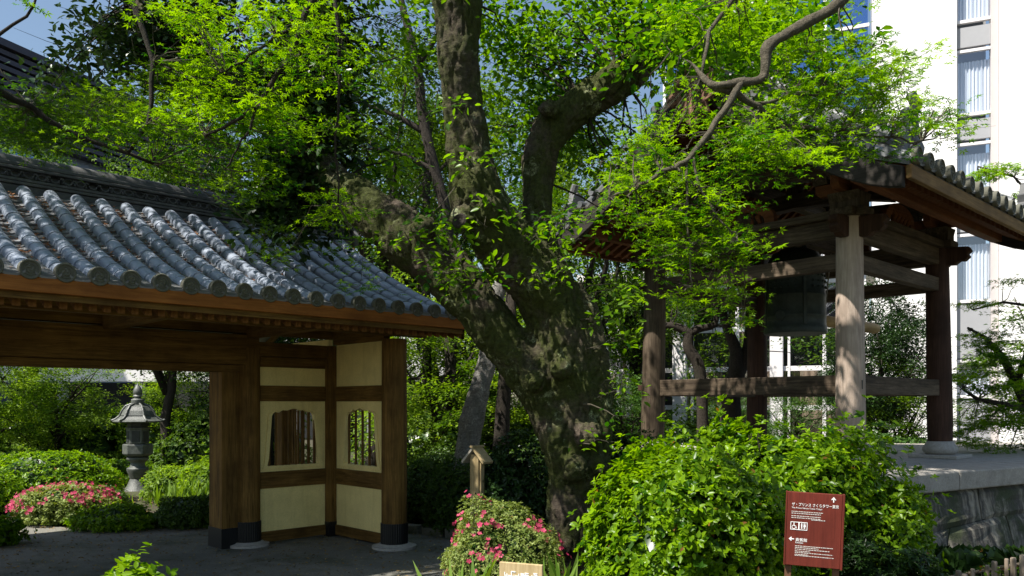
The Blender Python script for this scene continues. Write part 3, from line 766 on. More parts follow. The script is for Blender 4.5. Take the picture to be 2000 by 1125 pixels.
# ------------------------------------------------------------------ belfry
TA = math.atan2(.682, .731); TO = Vector((4.315, 12.16, 1.0)); TU = Vector((.731, .682, 0)); TQ = Vector((-.682, .731, 0))
H = 1.53
bel = thing('belfry', 'open timber belfry with four leaning round posts and heavy tiled gable roof on the podium', 'belfry', TO, TA)
ZT = 3.14     # post top above the podium
for i, (sx, sy) in enumerate(((-1,-1),(-1,1),(1,-1),(1,1))):
    m_ = WP if i == 0 else (WT['Z'] if i == 1 else WC)  # same timber; sunlight and shade are put into the post colours
    mb = MB(); pts = []; rr = []
    for k in range(9):
        t = k/8; q = H*(1-.022*t); pts.append((sx*q, sy*q, .25+(ZT-.25)*t)); rr.append(.182-.024*t+(.0 if k else -.012))
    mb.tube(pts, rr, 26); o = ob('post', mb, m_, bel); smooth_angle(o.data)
    o['label'] = ['front post in pale sunlit tone', 'left post dappled with sun', 'right post toned dark brown for shade', 'rear post toned dark for shade'][i]
    b = MB().lathe([(.185,.05),(.225,.075),(.245,.12),(.235,.165),(.205,.20),(.19,.235),(.165,.25)], 30, (sx*H, sy*H, 0)); q = ob('base_stone', b, GRAN, o); smooth_angle(q.data, 50)
    ob('base_slab', MB().box((sx*H-.34, sy*H-.34, -.003), (sx*H+.34, sy*H+.34, .05)), GRAN, o, bevel=.01)
    # peg hole and wedge where the low rail passes
    mb = MB()
def tie(z0, z1, wd, ext, W=WT, h=H, name='tie_beam', sides='xxyy', offs=(0,0)):
    q = h*(1-.022*(z0/ZT))
    for s in (-1, 1):
        ob(name, MB().box((-q-ext, s*q-wd/2, z0+offs[0]), (q+ext, s*q+wd/2, z1+offs[0])), W['X'], bel, bevel=.01)
        ob(name, MB().box((s*q-wd/2, -q-ext, z0+offs[1]), (s*q+wd/2, q+ext, z1+offs[1])), W['Y'], bel, bevel=.01)
tie(.93, 1.17, .12, -.08, offs=(0, .0), name='low_rail')
tie(2.50, 2.70, .14, -.08, name='penetrating_tie', offs=(0, .004))
for z_ in (1.06, 2.60):
    q_ = H*(1-.022*(z_/ZT))
    for sy in (-1, 1): ob('tenon', MB().box((q_+.1, sy*q_-.03, z_-.05), (q_+.30, sy*q_+.03, z_+.04)), WC, bel, bevel=.006)
    for sx in (-1, 1): ob('tenon', MB().box((sx*q_-.03, q_+.1, z_-.046), (sx*q_+.03, q_+.28, z_+.044)), WC, bel, bevel=.006)
# wedge hole in the front post
ob('mortise_hole', MB().box((-H*.99-.06, -H*.99-.178, .99), (-H*.99+.0, -H*.99-.10, 1.10)), BAND, bel)
tie(2.90, 3.14, .15, .0, name='head_tie', offs=(0, .003))
# carved nosings of the head ties
def nosing(name, pt, ang):
    poly = [(0,0),(.16,-.01),(.22,.04),(.29,.03),(.36,.09),(.33,.13),(.38,.17),(.34,.24),(.22,.25),(0,.25)]
    o = ob(name, MB().prism(poly, -.06, .06, 'XZ'), WC, bel, pt, (0,0,ang), bevel=.012)
for sx in (-1,1):
    for sy in (-1,1):
        q = H*.98
        nosing('nosing', (sx*(q+.1), sy*q, 2.885), 0 if sx > 0 else math.pi)
        nosing('nosing', (sx*q, sy*(q+.1), 2.885), math.pi/2 if sy > 0 else -math.pi/2)
q = H*.978
for s in (-1, 1):
    ob('wall_plate', MB().box((-q-.25, s*q-.15, 3.142), (q+.25, s*q+.15, 3.24)), WT['X'], bel, bevel=.01)
    ob('wall_plate', MB().box((s*q-.15, -q-.25, 3.144), (s*q+.15, q+.25, 3.242)), WT['Y'], bel, bevel=.01)
# bracket sets on each post
for sx in (-1,1):
    for sy in (-1,1):
        mb = MB().prism([(-.13,.09),(-.2,.2),(.2,.2),(.13,.09),(.13,.0),(-.13,.0)], -.2, .2, 'XZ')
        ob('bearing_block', mb, WT['Z'], bel, (sx*q, sy*q, 3.245), bevel=.01)
        for ax in (0, math.pi/2):
            mb = MB().prism([(-.42,.06),(-.36,0),(.36,0),(.42,.06),(.42,.16),(-.42,.16)], -.055, .055, 'XZ')
            ob('bracket_arm', mb, WR['X'], bel, (sx*q, sy*q, 3.448+(.002 if ax else 0)), (0,0,ax), bevel=.01)
        for dx, dy in ((-.34,0),(.34,0),(0,-.34),(0,.34),(0,0)):
            ob('small_block', MB().prism([(-.08,0),(-.11,.06),(-.11,.11),(.11,.11),(.11,.06),(.08,0)], -.1, .1, 'XZ'), WT['X'], bel, (sx*q+dx, sy*q+dy, 3.612), bevel=.006)
# carved frog-leg struts between the posts
for (x, y, a) in ((0,-q,0),(0,q,0),(-q,0,math.pi/2),(q,0,math.pi/2)):
    mb = MB(); Lg = []
    for i in range(15):
        t = i/14*math.pi; Lg.append((-.50*math.cos(t), .02+.30*math.sin(t)**.7))
    inn = [(p[0]*.72, max(0, p[1]*.72-.02)) for p in reversed(Lg)]
    n = len(Lg)
    for i in range(n-1):
        mb.prism([Lg[i], Lg[i+1], inn[n-2-i], inn[n-1-i]], -.05, .05, 'XZ')
    for k in range(5):
        mb.tube([(-.25+.12*k, -.03, .04), (-.2+.12*k, -.05, .14), (-.26+.12*k, -.03, .22)], [.03,.045,.02], 6)
    ob('carved_strut', mb, WR['X'], bel, (x, y, 3.244), (0,0,a), bevel=.006)
# purlins
def brz(d):  # tile-bed height above podium at distance d from the ridge
    D = 2.63; t = max(0, 1-d/D); return 3.40+1.92*(t**1.33)
GX = 2.63
for s in (-1, 1):
    for d, hh in ((1.50, .2), (.8, .17)):
        ob('purlin', MB().box((-GX+.12, s*d-.09, brz(d)-.42 if d < 1 else 3.70), (GX-.12, s*d+.09, (brz(d)-.25) if d < 1 else 3.80)), WT['X'], bel, bevel=.01)
    ob('eave_purlin', MB().box((-GX+.12, s*2.02-.07, brz(2.02)-.36), (GX-.12, s*2.02+.07, brz(2.02)-.22)), WR['X'], bel, bevel=.01)
ob('ridge_beam', MB().box((-GX+.12, -.11, brz(0)-.50), (GX-.12, .11, brz(0)-.25)), WT['X'], bel, bevel=.01)
for x in (-q, 0.0, q):
    # cambered tie and king post
    mb = MB().prism([(-1.45,3.62),(-1.0,3.72),(0,3.77),(1.0,3.72),(1.45,3.62),(1.4,3.78),(1.0,3.93),(0,4.0),(-1.0,3.93),(-1.4,3.78)], x-.1, x+.1, 'YZ')
    ob('cambered_beam', mb, WT['Y'], bel, bevel=.01)
    ob('king_post', MB().box((x-.09, -.09, 3.99), (x+.09, .09, brz(0)-.49)), WT['Z'], bel, bevel=.01)
ob('bell_beam', MB().box((-q, -.12, 3.245), (q, .12, 3.50)), WT['X'], bel, bevel=.015)
# plank ceiling infill of the gable at the posts
ob('gable_infill', MB().prism([(-1.3,3.76),(-.8,brz(.8)-.42),(0,brz(0)-.42),(.8,brz(.8)-.42),(1.3,3.76)], -q-.02, -q+.02, 'YZ'), WT['Y'], bel)
# rafters, boarding
ND = 15
prof = [(2.60*i/ND, brz(2.60*i/ND)) for i in range(ND+1)]
def curved_bar(sgn, dz0, dz1, x0, x1, dmax=2.60, n=8):
    mb = MB(); pr_ = [(dmax*i/n, brz(dmax*i/n)) for i in range(n+1)]
    lo = [(sgn*d, z+(dz0 if dz0 > -.4 else dz0+.16*(d/dmax)**3)) for d, z in pr_]; hi = [(sgn*d, z+dz1) for d, z in pr_]; n1 = len(lo)
    vs = [(x0,)+p for p in lo]+[(x0,)+p for p in hi]+[(x1,)+p for p in lo]+[(x1,)+p for p in hi]; fs = []
    for i in range(n1-1): fs += [(i,i+1,n1+i+1,n1+i),(2*n1+i,3*n1+i,3*n1+i+1,2*n1+i+1),(i,2*n1+i,2*n1+i+1,i+1),(n1+i,n1+i+1,3*n1+i+1,3*n1+i)]
    fs += [(0,n1,3*n1,2*n1),(n1-1,3*n1-1,4*n1-1,2*n1-1)]
    mb.add(vs, fs); return mb
for s in (-1, 1):
    rf = curved_bar(s, -.225, -.14, -.035, .035, 2.50).mesh('rafter'); rf.materials.append(WR['Y'])
    x = -GX+.16
    while x < GX-.1:
        ob('rafter', rf, None, bel, (x, 0, 0)); x += .2
    ob('roof_boarding', curved_bar(s, -.139, -.06, -GX+.05, GX-.05), WR['Y'], bel)
    ob('tile_bed', curved_bar(s, -.059, -.01, -GX, GX, 2.63), TDARK, bel)
    ob('eave_board', MB().box((-GX+.02, min(s*2.60, s*2.66), brz(2.62)-.205), (GX-.02, max(s*2.60, s*2.66), brz(2.62)-.055)), wood('belfry_eave_board', (.15,.085,.03), (.28,.17,.065), 'X') if s == -1 else WR['X'], bel, bevel=.01)
    for xx in (-GX, GX-.08):
        ob('bargeboard', curved_bar(s, -.46, -.075, xx-.02, xx+.07, 2.58, 14), BARGE, bel, bevel=.012)
# carved gable pendant
for xx in (-GX-.06, GX+.03):
    mb = MB().prism([(0,-.98),(.10,-.84),(.24,-.80),(.20,-.66),(.36,-.60),(.42,-.44),(.30,-.40),(.28,-.26),(.14,-.16),(0,-.10),(-.14,-.16),(-.28,-.26),(-.30,-.40),(-.42,-.44),(-.36,-.60),(-.20,-.66),(-.24,-.80),(-.10,-.84)], xx-.05, xx+.03, 'YZ')
    for k in range(9):
        y = random.uniform(-.25,.25); z = random.uniform(-.85,-.25); mb.tube([(xx-.06,y,z),(xx-.09,y+.05,z+.07),(xx-.06,y+.02,z+.14)], [.04,.055,.02], 7)
    ob('gable_pendant', mb, wood('pendant_wood', (.13,.06,.04), (.30,.17,.12), 'Z'), bel, (0, 0, brz(0)), bevel=.01)
# roof tiles: front slope (the one facing the viewer's right)
def bz(v): return brz(-v)
def bs_(v): return math.atan((bz(v+.02)-bz(v-.02))/.04)
RT2 = half_tube(.085, .30); RT2.materials.append(TBEL)
PT2 = pan_mesh(.25, .22); PT2.materials.append(TBEL)
TD2 = tomoe_disc(.095); TD2.materials.append(TEND)
x = -GX+.12; xs_ = []
while x < GX-.05: xs_.append(x); x += .329
for x in xs_:
    tile_row(x, bel, bz, bs_, -2.66, -.22, .30, RT2, .005)
    ob('tile_end', TD2, None, bel, (x, -2.68, bz(-2.66)+.05))
pm = MB()
for x in xs_[:-1]:
    v = -2.67
    while v < -.3:
        a = bs_(v+.1)
        ob('pan_tile', PT2, None, bel, (x+.165, v, bz(v)), (a-.03, 0, random.uniform(-.02,.02))); v += .2*math.cos(a)
bk = MB()
for x in xs_:
    v = -2.66
    while v < -.22:
        a = bs_(v+.1); M = Matrix.Rotation(math.pi, 4, 'Z') @ Matrix.Translation((x, v, bz(v)+.012)) @ Matrix.Rotation(a, 4, 'X'); add_mesh_to(bk, RT2, M); v += .3*math.cos(a)
    add_mesh_to(bk, TD2, Matrix.Rotation(math.pi, 4, 'Z') @ Matrix.Translation((x, -2.68, bz(-2.66)+.05)))
ob('far_slope_tiles', bk, TBEL, bel, kind='stuff', smooth=True)
# main ridge, descending ridges along the gables, ornament tiles
zr = brz(0)
for i, (z0, z1, hw) in enumerate(((-.05,.08,.23),(.085,.13,.20),(.135,.18,.215),(.185,.235,.19),(.24,.28,.205),(.285,.33,.18))):
    ob('ridge_tile_course', MB().box((-GX-.02, -hw, zr+z0), (GX+.02, hw, zr+z1)), TDARK, bel, bevel=.008)
o = ob('ridge_cap', MB().lathe([(.12, -GX-.04), (.12, GX+.04)], 18, (0, 0, zr+.33), axis='X'), TDARK, bel); smooth_angle(o.data)
def demon_tile(name, M, sc=1.0):
    mb = MB(); pl = [(-.30,-.05),(-.36,.05),(-.28,.12),(-.34,.24),(-.24,.30),(-.27,.42),(-.16,.46),(-.12,.60),(0,.66),(.12,.60),(.16,.46),(.27,.42),(.24,.30),(.34,.24),(.28,.12),(.36,.05),(.30,-.05)]
    mb.prism([(a*sc, b*sc) for a, b in pl], -.06*sc, .05*sc, 'YZ')
    for (y, z, r) in ((-.1,.34,.06),(.1,.34,.06),(0,.24,.07),(-.12,.12,.06),(.12,.12,.06),(0,.48,.07)):
        mb.lathe([(.001,-.05*sc),(r*sc*.8,-.035*sc),(r*sc,0)], 10, (-.06*sc, y*sc, z*sc), axis='X')
    mb.tube([(-.03,0,.55*sc),(-.08,0,.66*sc),(-.02,0,.80*sc)], [.07*sc,.07*sc,.06*sc], 10)
    o = ob(name, mb, TDARK, bel, bevel=.008); o.matrix_local = M; return o
demon_tile('ridge_ornament_tile', Matrix.Translation((-GX-.06, 0, zr-.02)), 1.05)
demon_tile('ridge_ornament_tile', Matrix.Translation((GX+.06, 0, zr-.02)) @ Matrix.Rotation(math.pi, 4, 'Z'), 1.05)
for s in (-1, 1):
    for xx in (-GX+.42, GX-.42):
        for (dz0, dz1, hw) in ((.02,.13,.14),(.135,.18,.12),(.185,.235,.135),(.24,.29,.115)):
            ob('descending_ridge_course', curved_bar(s, dz0, dz1, xx-hw, xx+hw, 2.30, 12), TDARK if dz0 < .2 else TBEL, bel)
        pr_ = [(xx, s*2.3*i/14, brz(2.3*i/14)+.30) for i in range(15)]
        o = ob('descending_ridge_cap', MB().tube(pr_, .085, 12), TBEL, bel); smooth_angle(o.data)
        demon_tile('ridge_ornament_tile', Matrix.Translation((xx, s*2.48, brz(2.48)+.03)) @ Matrix.Rotation(math.pi/2 if s < 0 else -math.pi/2, 4, 'Z'), .95)
# little verge tiles along the gable edge
vt = MB().lathe([(.001,-.05),(.055,-.05),(.055,.16),(.05,.16)], 10, axis='X').mesh('verge_tile'); vt.materials.append(TBEL)
for s in (-1, 1):
    for i in range(11):
        d = .18+i*.225; ob('verge_tile', vt, None, bel, (-GX-.02, s*d, brz(d)+.045))

# ------------------------------------------------------------------ temple bell and striking log
bt = thing('temple_bell', 'large dark green bronze temple bell hanging from the beam of the belfry', 'bell', TO+Vector((0,0,1.87)), TA)
prof = [(.40,.0),(.455,.0),(.462,.03),(.455,.10),(.442,.12),(.440,.24),(.446,.25),(.446,.27),(.440,.28),(.432,.55),(.438,.56),(.438,.58),(.430,.59),(.418,.98),(.424,.99),(.424,1.01),(.414,1.02),(.395,1.12),(.33,1.22),(.20,1.285),(.001,1.30)]
o = ob('bell_body', MB().lathe(prof, 48), BRONZE, bt); smooth_angle(o.data, 40)
mb = MB().lathe([(.395,.005),(.395,1.0),(.001,1.1)], 32); ob('bell_inside', mb, BAND, bt)
for k in range(4):
    a = k*math.pi/2+math.pi/4
    mb = MB().bar((.452*math.cos(a), .452*math.sin(a), .12), (.43*math.cos(a), .43*math.sin(a), 1.0), .05, .02, up=(math.cos(a), math.sin(a), 0)); ob('bell_band', mb, BRONZE, bt)
kb = MB()
for k in range(4):
    for i in range(5):
        for j in range(4):
            a = k*math.pi/2+(i+.5-2.5)*.24; z = .68+j*.085; r = .432-.02*(j/4)
            kb.lathe([(.018,0),(.02,.012),(.001,.028)], 8, axis='X')
            M = Matrix.Rotation(a, 4, 'Z') @ Matrix.Translation((r-.004, 0, z)); n = len(kb.v)-24
            for q_ in range(n, len(kb.v)): kb.v[q_] = tuple(M @ Vector(kb.v[q_]))
ob('bell_studs', kb, BRONZE, bt, kind='stuff')
pts = [(.0, -.16+.32*i/10, 1.26+.26*math.sin(math.pi*i/10)) for i in range(11)]; ob('bell_loop', MB().tube(pts, .035, 8), BRONZE, bt)
for a in (-math.pi/4, 3*math.pi/4):
    mb = MB().lathe([(.001,.0),(.07,.005),(.085,.02),(.07,.03)], 14, axis='X'); o = ob('striking_seat', mb, BRONZE, bt, (.44*math.cos(a+math.pi/4), .44*math.sin(a+math.pi/4), .26), (0,0,a+math.pi/4))
lg = thing('striking_log', 'tan round striking log slung level beside the bronze bell', 'striker', TO+TU*1.75+Vector((0,0,2.14)), TA)
o = ob('log', MB().lathe([(.085,-1.15),(.092,-1.1),(.092,1.1),(.085,1.15)], 16, axis='X'), wood('log_wood', (.34,.22,.09), (.55,.38,.18), 'X'), lg); smooth_angle(o.data)
for x in (-.8, .7):
    ob('sling_rope', MB().tube([(x*.6, 0, 1.5 if x < 0 else 1.38), (x, 0, .09)], .012, 6), GRAN, lg)

# ------------------------------------------------------------------ bronze lantern in the garden
LP_ = P(269, 790, 16.5); LZ = -.08
lan = thing('bronze_lantern', 'tall hexagonal grey bronze lantern with flared roof and jewel finial in the garden', 'lantern', (LP_.x, LP_.y, LZ), 0)
s1 = 16.5/F
def ly(py): return EYE+(HOR-py)*s1-LZ
def hexp(name, pr, mat, seg=6, ph=.25, bev=.01, parent=lan): return ob(name, MB().lathe([(r*s1, ly(y)) for r, y in pr], seg, (0,0,0), ph), mat, parent, bevel=bev)
hexp('base', [(32,972),(32,964),(27,962),(18,945),(14,935)], LANT, 24)
hexp('shaft', [(14,935),(17,925),(20,918),(20,914),(14,911),(13,903),(17,900),(20,897),(20,893)], LANT, 24)
hexp('lower_platform', [(16,893),(26,888),(28,886),(28,868),(25,867)], LANT)
hexp('fire_box', [(21,866),(21,838),(23,837),(23,835),(19,834)], LANT)
fb = [c for c in lan.children if c.name.startswith('fire_box')][-1]
for k in range(6):
    a = .25+math.pi/6+k*math.pi/3; r = 21*s1*math.cos(math.pi/6)
    ob('lattice_panel', MB().box((-.004,-.075,-.11),(.012,.075,.11)), LANTD, fb, (r*math.cos(a), r*math.sin(a), ly(852)), (0,0,a), bevel=.004)
hexp('upper_box', [(19,834),(20,830),(20,822),(23,820),(23,816)], LANTD)
hexp('eave_box', [(26,816),(31,812),(33,824-13)], LANTD)
rf = MB(); prf = [(9,789),(11,790),(21,794),(27,802),(32,813),(39,819),(46,822),(46,824),(42,825),(28,822)]
vs = []; 
rf.lathe([(r*s1, ly(y)) for r, y in prf], 6, (0,0,0), .25); lr = ob('roof', rf, LANT, lan, bevel=.008)
for k in range(6):
    a = .25+k*math.pi/3
    mb = MB().tube([((r+.6)*s1*math.cos(a), (r+.6)*s1*math.sin(a), ly(y-1)) for r, y in prf[:7]]+[(49*s1*math.cos(a), 49*s1*math.sin(a), ly(819))], .022, 6); ob('roof_rib', mb, LANT, lr)
hexp('finial_base', [(11,790),(12,786),(12,780),(9,779),(6,777),(6,774)], LANT, 12)
hexp('jewel', [(5,776),(9,774),(7,771),(8.5,768),(8,762),(5,756),(1.5,751),(.05,747)], LANT, 20)
for o in lan.children: smooth_angle(o.data, 45) if len(o.data.vertices) > 60 and o.name[:4] != 'roof' else None
small = thing('stone_knob_lantern', 'small rounded grey stone lantern top peeping from the leaves beside the gate jamb', 'stone lantern', tuple(P(421, 872, 15)), 0)
ob('stone_cap', MB().lathe([(.001,.27),(.05,.24),(.07,.17),(.09,.13),(.05,.11),(.06,-.2)], 20), GRAN, small)
ob('stone_shaft', MB().lathe([(.06,-.2),(.07,-1.1)], 14), GRAN, small)
# ------------------------------------------------------------------ buildings behind
def glass_mat(name, tint, refl=.25):
    m = bpy.data.materials.new(name); m.use_nodes = True; nt = m.node_tree; nt.nodes.remove(nt.nodes["Principled BSDF"])
    g = nt.nodes.new("ShaderNodeBsdfGlossy"); g.inputs['Roughness'].default_value = .02; g.inputs[0].default_value = (.9,.93,1,1)
    t = nt.nodes.new("ShaderNodeBsdfTransparent"); t.inputs[0].default_value = (*tint, 1)
    mx = nt.nodes.new("ShaderNodeMixShader"); mx.inputs[0].default_value = refl; nt.links.new(t.outputs[0], mx.inputs[1]); nt.links.new(g.outputs[0], mx.inputs[2])
    nt.links.new(mx.outputs[0], nt.nodes["Material Output"].inputs[0]); return m
GLASS = glass_mat('window_glass', (.97,.98,1), .09)
BLUEG, _n, _b = mat_base('blue_mirror_glass'); _b.inputs['Base Color'].default_value = (.10,.20,.42,1); _b.inputs['Metallic'].default_value = .85; _b.inputs['Roughness'].default_value = .04
CURT, _n, _b = mat_base('pale_curtain')
_v = coords(_n, (1,1,.01)); _w = _n.nodes.new("ShaderNodeTexWave"); _w.inputs['Scale'].default_value = 3.4; _w.inputs['Distortion'].default_value = 2.5; _n.links.new(_v, _w.inputs['Vector'])
_n.links.new(ramp(_n, _w.outputs['Fac'], [(0,(.50,.54,.58)),(1,(.78,.81,.84))]), _b.inputs['Base Color']); _b.inputs['Roughness'].default_value = .9
TANC = plain('tan_curtain', (.30,.22,.15), .9, nscale=5, var=.4)
DARKR = plain('dark_room', (.02,.022,.022), .8)
def curtain(name, x0, x1, z0, z1, y, mat, parent, wv=.035, n=40):
    mb = MB(); vs = []; fs = []; ph = random.random()*6
    for k in range(n+1):
        x = x0+(x1-x0)*k/n; dy = wv*math.sin(k*1.3+ph)+wv*.5*math.sin(k*2.9); vs += [(x, y+dy, z0), (x, y+dy, z1)]
    for k in range(n): fs.append((2*k, 2*k+2, 2*k+3, 2*k+1))
    mb.add(vs, fs); return ob(name, mb, mat, parent, smooth=True)
BA = math.atan2(-.397, .917)
hot = thing('hotel_building', 'tall white panelled hotel building with one curtained window strip and blue glass corner', 'building', (16.15, 28, 0), BA)
Z = lambda py, Y=28.0: EYE+(HOR-py)/F*Y
S_ = 3.28; zj = [Z(228)-S_*3.45+i*S_ for i in range(8)]
zj = [0]+[z for z in zj if z > 1]
for i in range(len(zj)-1):
    for x0, x1 in ((-3.22, -.5), (.78, 3.6), (3.6, 6.4), (6.4, 9.2)):
        ob('wall_panel', MB().box((x0+.006, -.15, zj[i]+.006), (x1-.006, .15, zj[i+1]-.006)), WHITEW, hot)
ztop = zj[-1]
ob('wall_core', MB().box((-3.22, .16, 0), (-.5, .5, ztop)), GREYP, hot); ob('wall_core', MB().box((.78, .16, 0), (9.2, .5, ztop)), GREYP, hot)
ob('corner_return', MB().box((-3.22, .51, 0), (-2.9, 3, ztop)), WHITEW, hot)
ob('jamb', MB().box((.55, -.02, 0), (.775, .4, ztop)), PINKJ, hot)
ob('room_back', MB().box((-.5, 1.2, 0), (.55, 1.3, ztop)), GREYP, hot)
wins = [(-88, 39), (97, 222), (280, 405), (458, 588), (705, 775)]
for a, b in wins:
    wn = ob('window', MB().box((-.495, .02, Z(b)-.05), (.545, .16, Z(b)+.06)), WHITEF, hot)
    ob('frame', MB().box((-.495, .02, Z(a)-.05), (.545, .16, Z(a)+.05)), WHITEF, wn)
    ob('frame', MB().box((-.495, .05, Z(b)+.06), (-.45, .13, Z(a)-.05)), WHITEF, wn)
    ob('pane', MB().box((-.45, .08, Z(b)+.06), (.54, .09, Z(a)-.05)), GLASS, wn)
    curtain('curtain', -.47, .54, Z(b)+.02, Z(a)-.30, .30, CURT, wn)
for a, b in ((50, 90), (232, 272), (415, 452), (594, 700), (782, 900)):
    ob('spandrel', MB().box((-.49, .03, Z(b)+.01), (.545, .14, Z(a)-.01)), GREYP, hot)
# blue glass tower part to the left
gx = [-3.3-i*1.55 for i in range(6)]; gz = [8+i*1.62 for i in range(8)]
for i in range(5):
    for j in range(7):
        ob('glass_panel', MB().box((gx[i+1]+.05, .85+random.uniform(-.004,.004), gz[j]+.05), (gx[i]-.05, .90, gz[j+1]-.05)), BLUEG, hot)
for x in gx[1:]: ob('mullion', MB().box((x-.06, .76, 0), (x+.06, .94, ztop)), WHITEF, hot)
for z in gz: ob('transom', MB().box((gx[-1], .78, z-.06), (gx[0], .93, z+.06)), WHITEF, hot)
ob('white_column', MB().box((gx[3]-.5, .5, 0), (gx[3]+.1, .75, ztop)), WHITEW, hot)
ob('lower_wall', MB().box((gx[-1], 1.0, 0), (gx[0], 1.3, 8)), WHITEW, hot)
# low glazed wing behind the belfry
wing = thing('glazed_wing', 'low glazed hotel wing with white rails and drawn tan curtains behind the belfry', 'building', (6.15, 24, 0), BA)
def sx_(px, X0=6.15, Y0=24.0):
    a = (px-1000)/F; return (a*Y0-X0)/(.917+.397*a)
Z2 = lambda py: Z(py, 24.0)
xL, xR = sx_(1150), sx_(1690)
cols = [(1170, .10), (1207, .09), (1226, .07), (1328, .40), (1352, .07), (1440, .10), (1517, .36), (1541, .07), (1610, .10), (1680, .3)]
for px, wd in cols:
    x = sx_(px); ob('white_column' if wd > .2 else 'mullion', MB().box((x-wd/2, -.06-(.1 if wd > .2 else 0), .2), (x+wd/2, .10, Z2(545))), WHITEF, wing, bevel=.01)
zr_ = [Z2(y) for y in (560, 645, 722, 796)]+[.5]
for z in zr_: ob('rail', MB().box((xL, -.045, z-.07), (xR, .085, z+.07)), WHITEF, wing)
xs2 = sorted(sx_(p) for p, _ in cols)
for i in range(len(xs2)-1):
    for j in range(len(zr_)-1):
        p = ob('pane', MB().box((xs2[i]+.05, .02, zr_[j+1]+.07), (xs2[i+1]-.05, .03, zr_[j]-.07)), GLASS, wing)
        if random.random() < .6:
            w_ = (xs2[i+1]-xs2[i]); f = random.uniform(.3, 1); curtain('curtain', xs2[i]+.05, xs2[i]+.05+(w_-.1)*f, zr_[j+1], zr_[j], .35, TANC, wing, .04, 18)
ob('room', MB().box((xL, 2.2, 0), (xR, 2.3, Z2(545))), DARKR, wing); ob('room_floor', MB().box((xL, .12, .1), (xR, 2.2, .3)), DARKR, wing)
ob('roof_slab', MB().box((xL-.3, -.3, Z2(545)), (xR+.3, 4, Z2(545)+.35)), WHITEW, wing)
ob('base_wall', MB().box((xL, -.05, 0), (xR, .1, .42)), GRAN, wing)
# dark louvred building, upper left
LA = math.atan2(.933, .359); NAVY = plain('navy_louvre', (.028,.028,.05), .6); BGL = plain('blue_grey_cladding', (.10,.13,.20), .35)
lou = thing('louvred_building', 'dark navy building with horizontal louvres rising above the gate roof', 'building', (-21.8, 34, 0), LA); lou.scale = (1.7, 1.7, 1.7)
ob('wall', MB().box((-4, .3, 0), (9, 6, 9.9)), BGL, lou)
for i in range(11): ob('louvre', MB().box((-4, -.05, 7.95+i*.19), (9, .28, 8.07+i*.19), Matrix.Rotation(0, 4, 'X')), NAVY, lou)
ob('roof_edge', MB().box((-4.1, -.15, 10.02), (9.1, 6.1, 10.2)), NAVY, lou)
for i in range(6): ob('window_band', MB().box((-3.8+i*2.1, .22, 5.4), (-1.95+i*2.1, .31, 7.6)), BLUEG, lou)
lowb = thing('white_low_building', 'long white building band with dark ground floor behind the lantern trees', 'building', (0, 33, 0))
zb = EYE+(HOR-745)/F*33
for i in range(8): ob('wall_panel', MB().box((-23+i*2.6, 0, zb), (-20.42+i*2.6, .4, zb+2.2)), WHITEW, lowb)
ob('ground_floor', MB().box((-23, 2.0, 0), (-2.2, 2.3, zb)), DARKR, lowb)
for i in range(7): ob('column', MB().box((-22+i*3.2, .05, 0), (-21.7+i*3.2, .35, zb)), GREYP, lowb)

# ------------------------------------------------------------------ the big cherry tree
ch = thing('cherry_tree', 'massive old cherry tree with mossy forked trunk leaning over the gate roof', 'tree', (.62, 8.0, 0))
def rel(paths): 
    o = Vector((.62, 8.0, 0)); return [[(p-o, r) for p, r in path] for path in paths]
S2 = px_path([(1118,1180,84,8),(1122,1080,60,8),(1126,990,56,8),(1126,900,54,8),(1116,800,60,8),(1102,700,62,8),(1084,620,60,8),(1058,560,62,7.95),(1003,497,62,7.9),(955,430,60,7.85),(926,360,52,7.8),(917,300,45,7.8),(905,220,40,7.8),(896,120,44,7.75),(890,0,46,7.7),(884,-140,44,7.6),(872,-330,40,7.5)])
S1 = px_path([(1125,930,40,8),(1090,830,48,8),(1040,745,47,8),(985,668,46,8),(925,590,50,8.05),(862,522,54,8.1),(800,470,56,8.2),(740,425,50,8.35),(690,385,42,8.5),(640,355,42,8.7),(604,318,46,8.9),(604,240,44,9.1),(618,150,38,9.2),(630,60,34,9.3),(636,-60,30,9.4),(640,-200,24,9.5)])
S1b = px_path([(602,290,34,9.0),(540,225,30,9.3),(460,170,28,9.6),(380,125,27,9.9),(320,70,25,10.1),(270,10,22,10.3),(220,-70,18,10.5)])
S3 = px_path([(1095,640,42,8.1),(1070,560,44,8.2),(1055,480,36,8.3),(1047,410,31,8.35),(1053,350,33,8.4),(1063,290,36,8.4),(1088,240,39,8.4),(1140,203,36,8.4),(1215,148,36,8.4),(1285,100,27,8.4),(1350,52,23,8.4),(1430,-15,19,8.4),(1520,-110,15,8.4)])
S4 = px_path([(1110,560,28,8.0),(1140,620,34,8.02),(1158,700,32,8.02),(1158,790,36,8.0),(1152,870,46,7.95),(1140,960,46,7.95),(1150,1060,40,7.9)])
S5 = px_path([(1090,760,30,7.9),(1088,860,32,7.85),(1105,960,28,7.85),(1105,1080,34,7.8)])
def knots(mb):
    o = Vector((.62, 8.0, 0))
    for (px, py, r, Y) in ((1150,850,34,7.72),(1122,915,30,7.65),(1168,910,28,7.8),(1095,720,24,7.65),(960,410,30,7.55),(905,430,26,7.6),(1072,212,20,8.15),(828,445,26,7.8),(1045,745,26,7.7)):
        c = P(px, py, Y)-o; q = r/F*Y; mb.lathe([(.001,-q),(q*.7,-q*.7),(q,0),(q*.7,q*.7),(.001,q)], 12, c)
remesh_trunk('trunk', rel([S2, S1, S1b, S3, S4, S5]), .02, BARK, ch, disp=.042, dfreq=2.6, fine=.018, extra=knots)
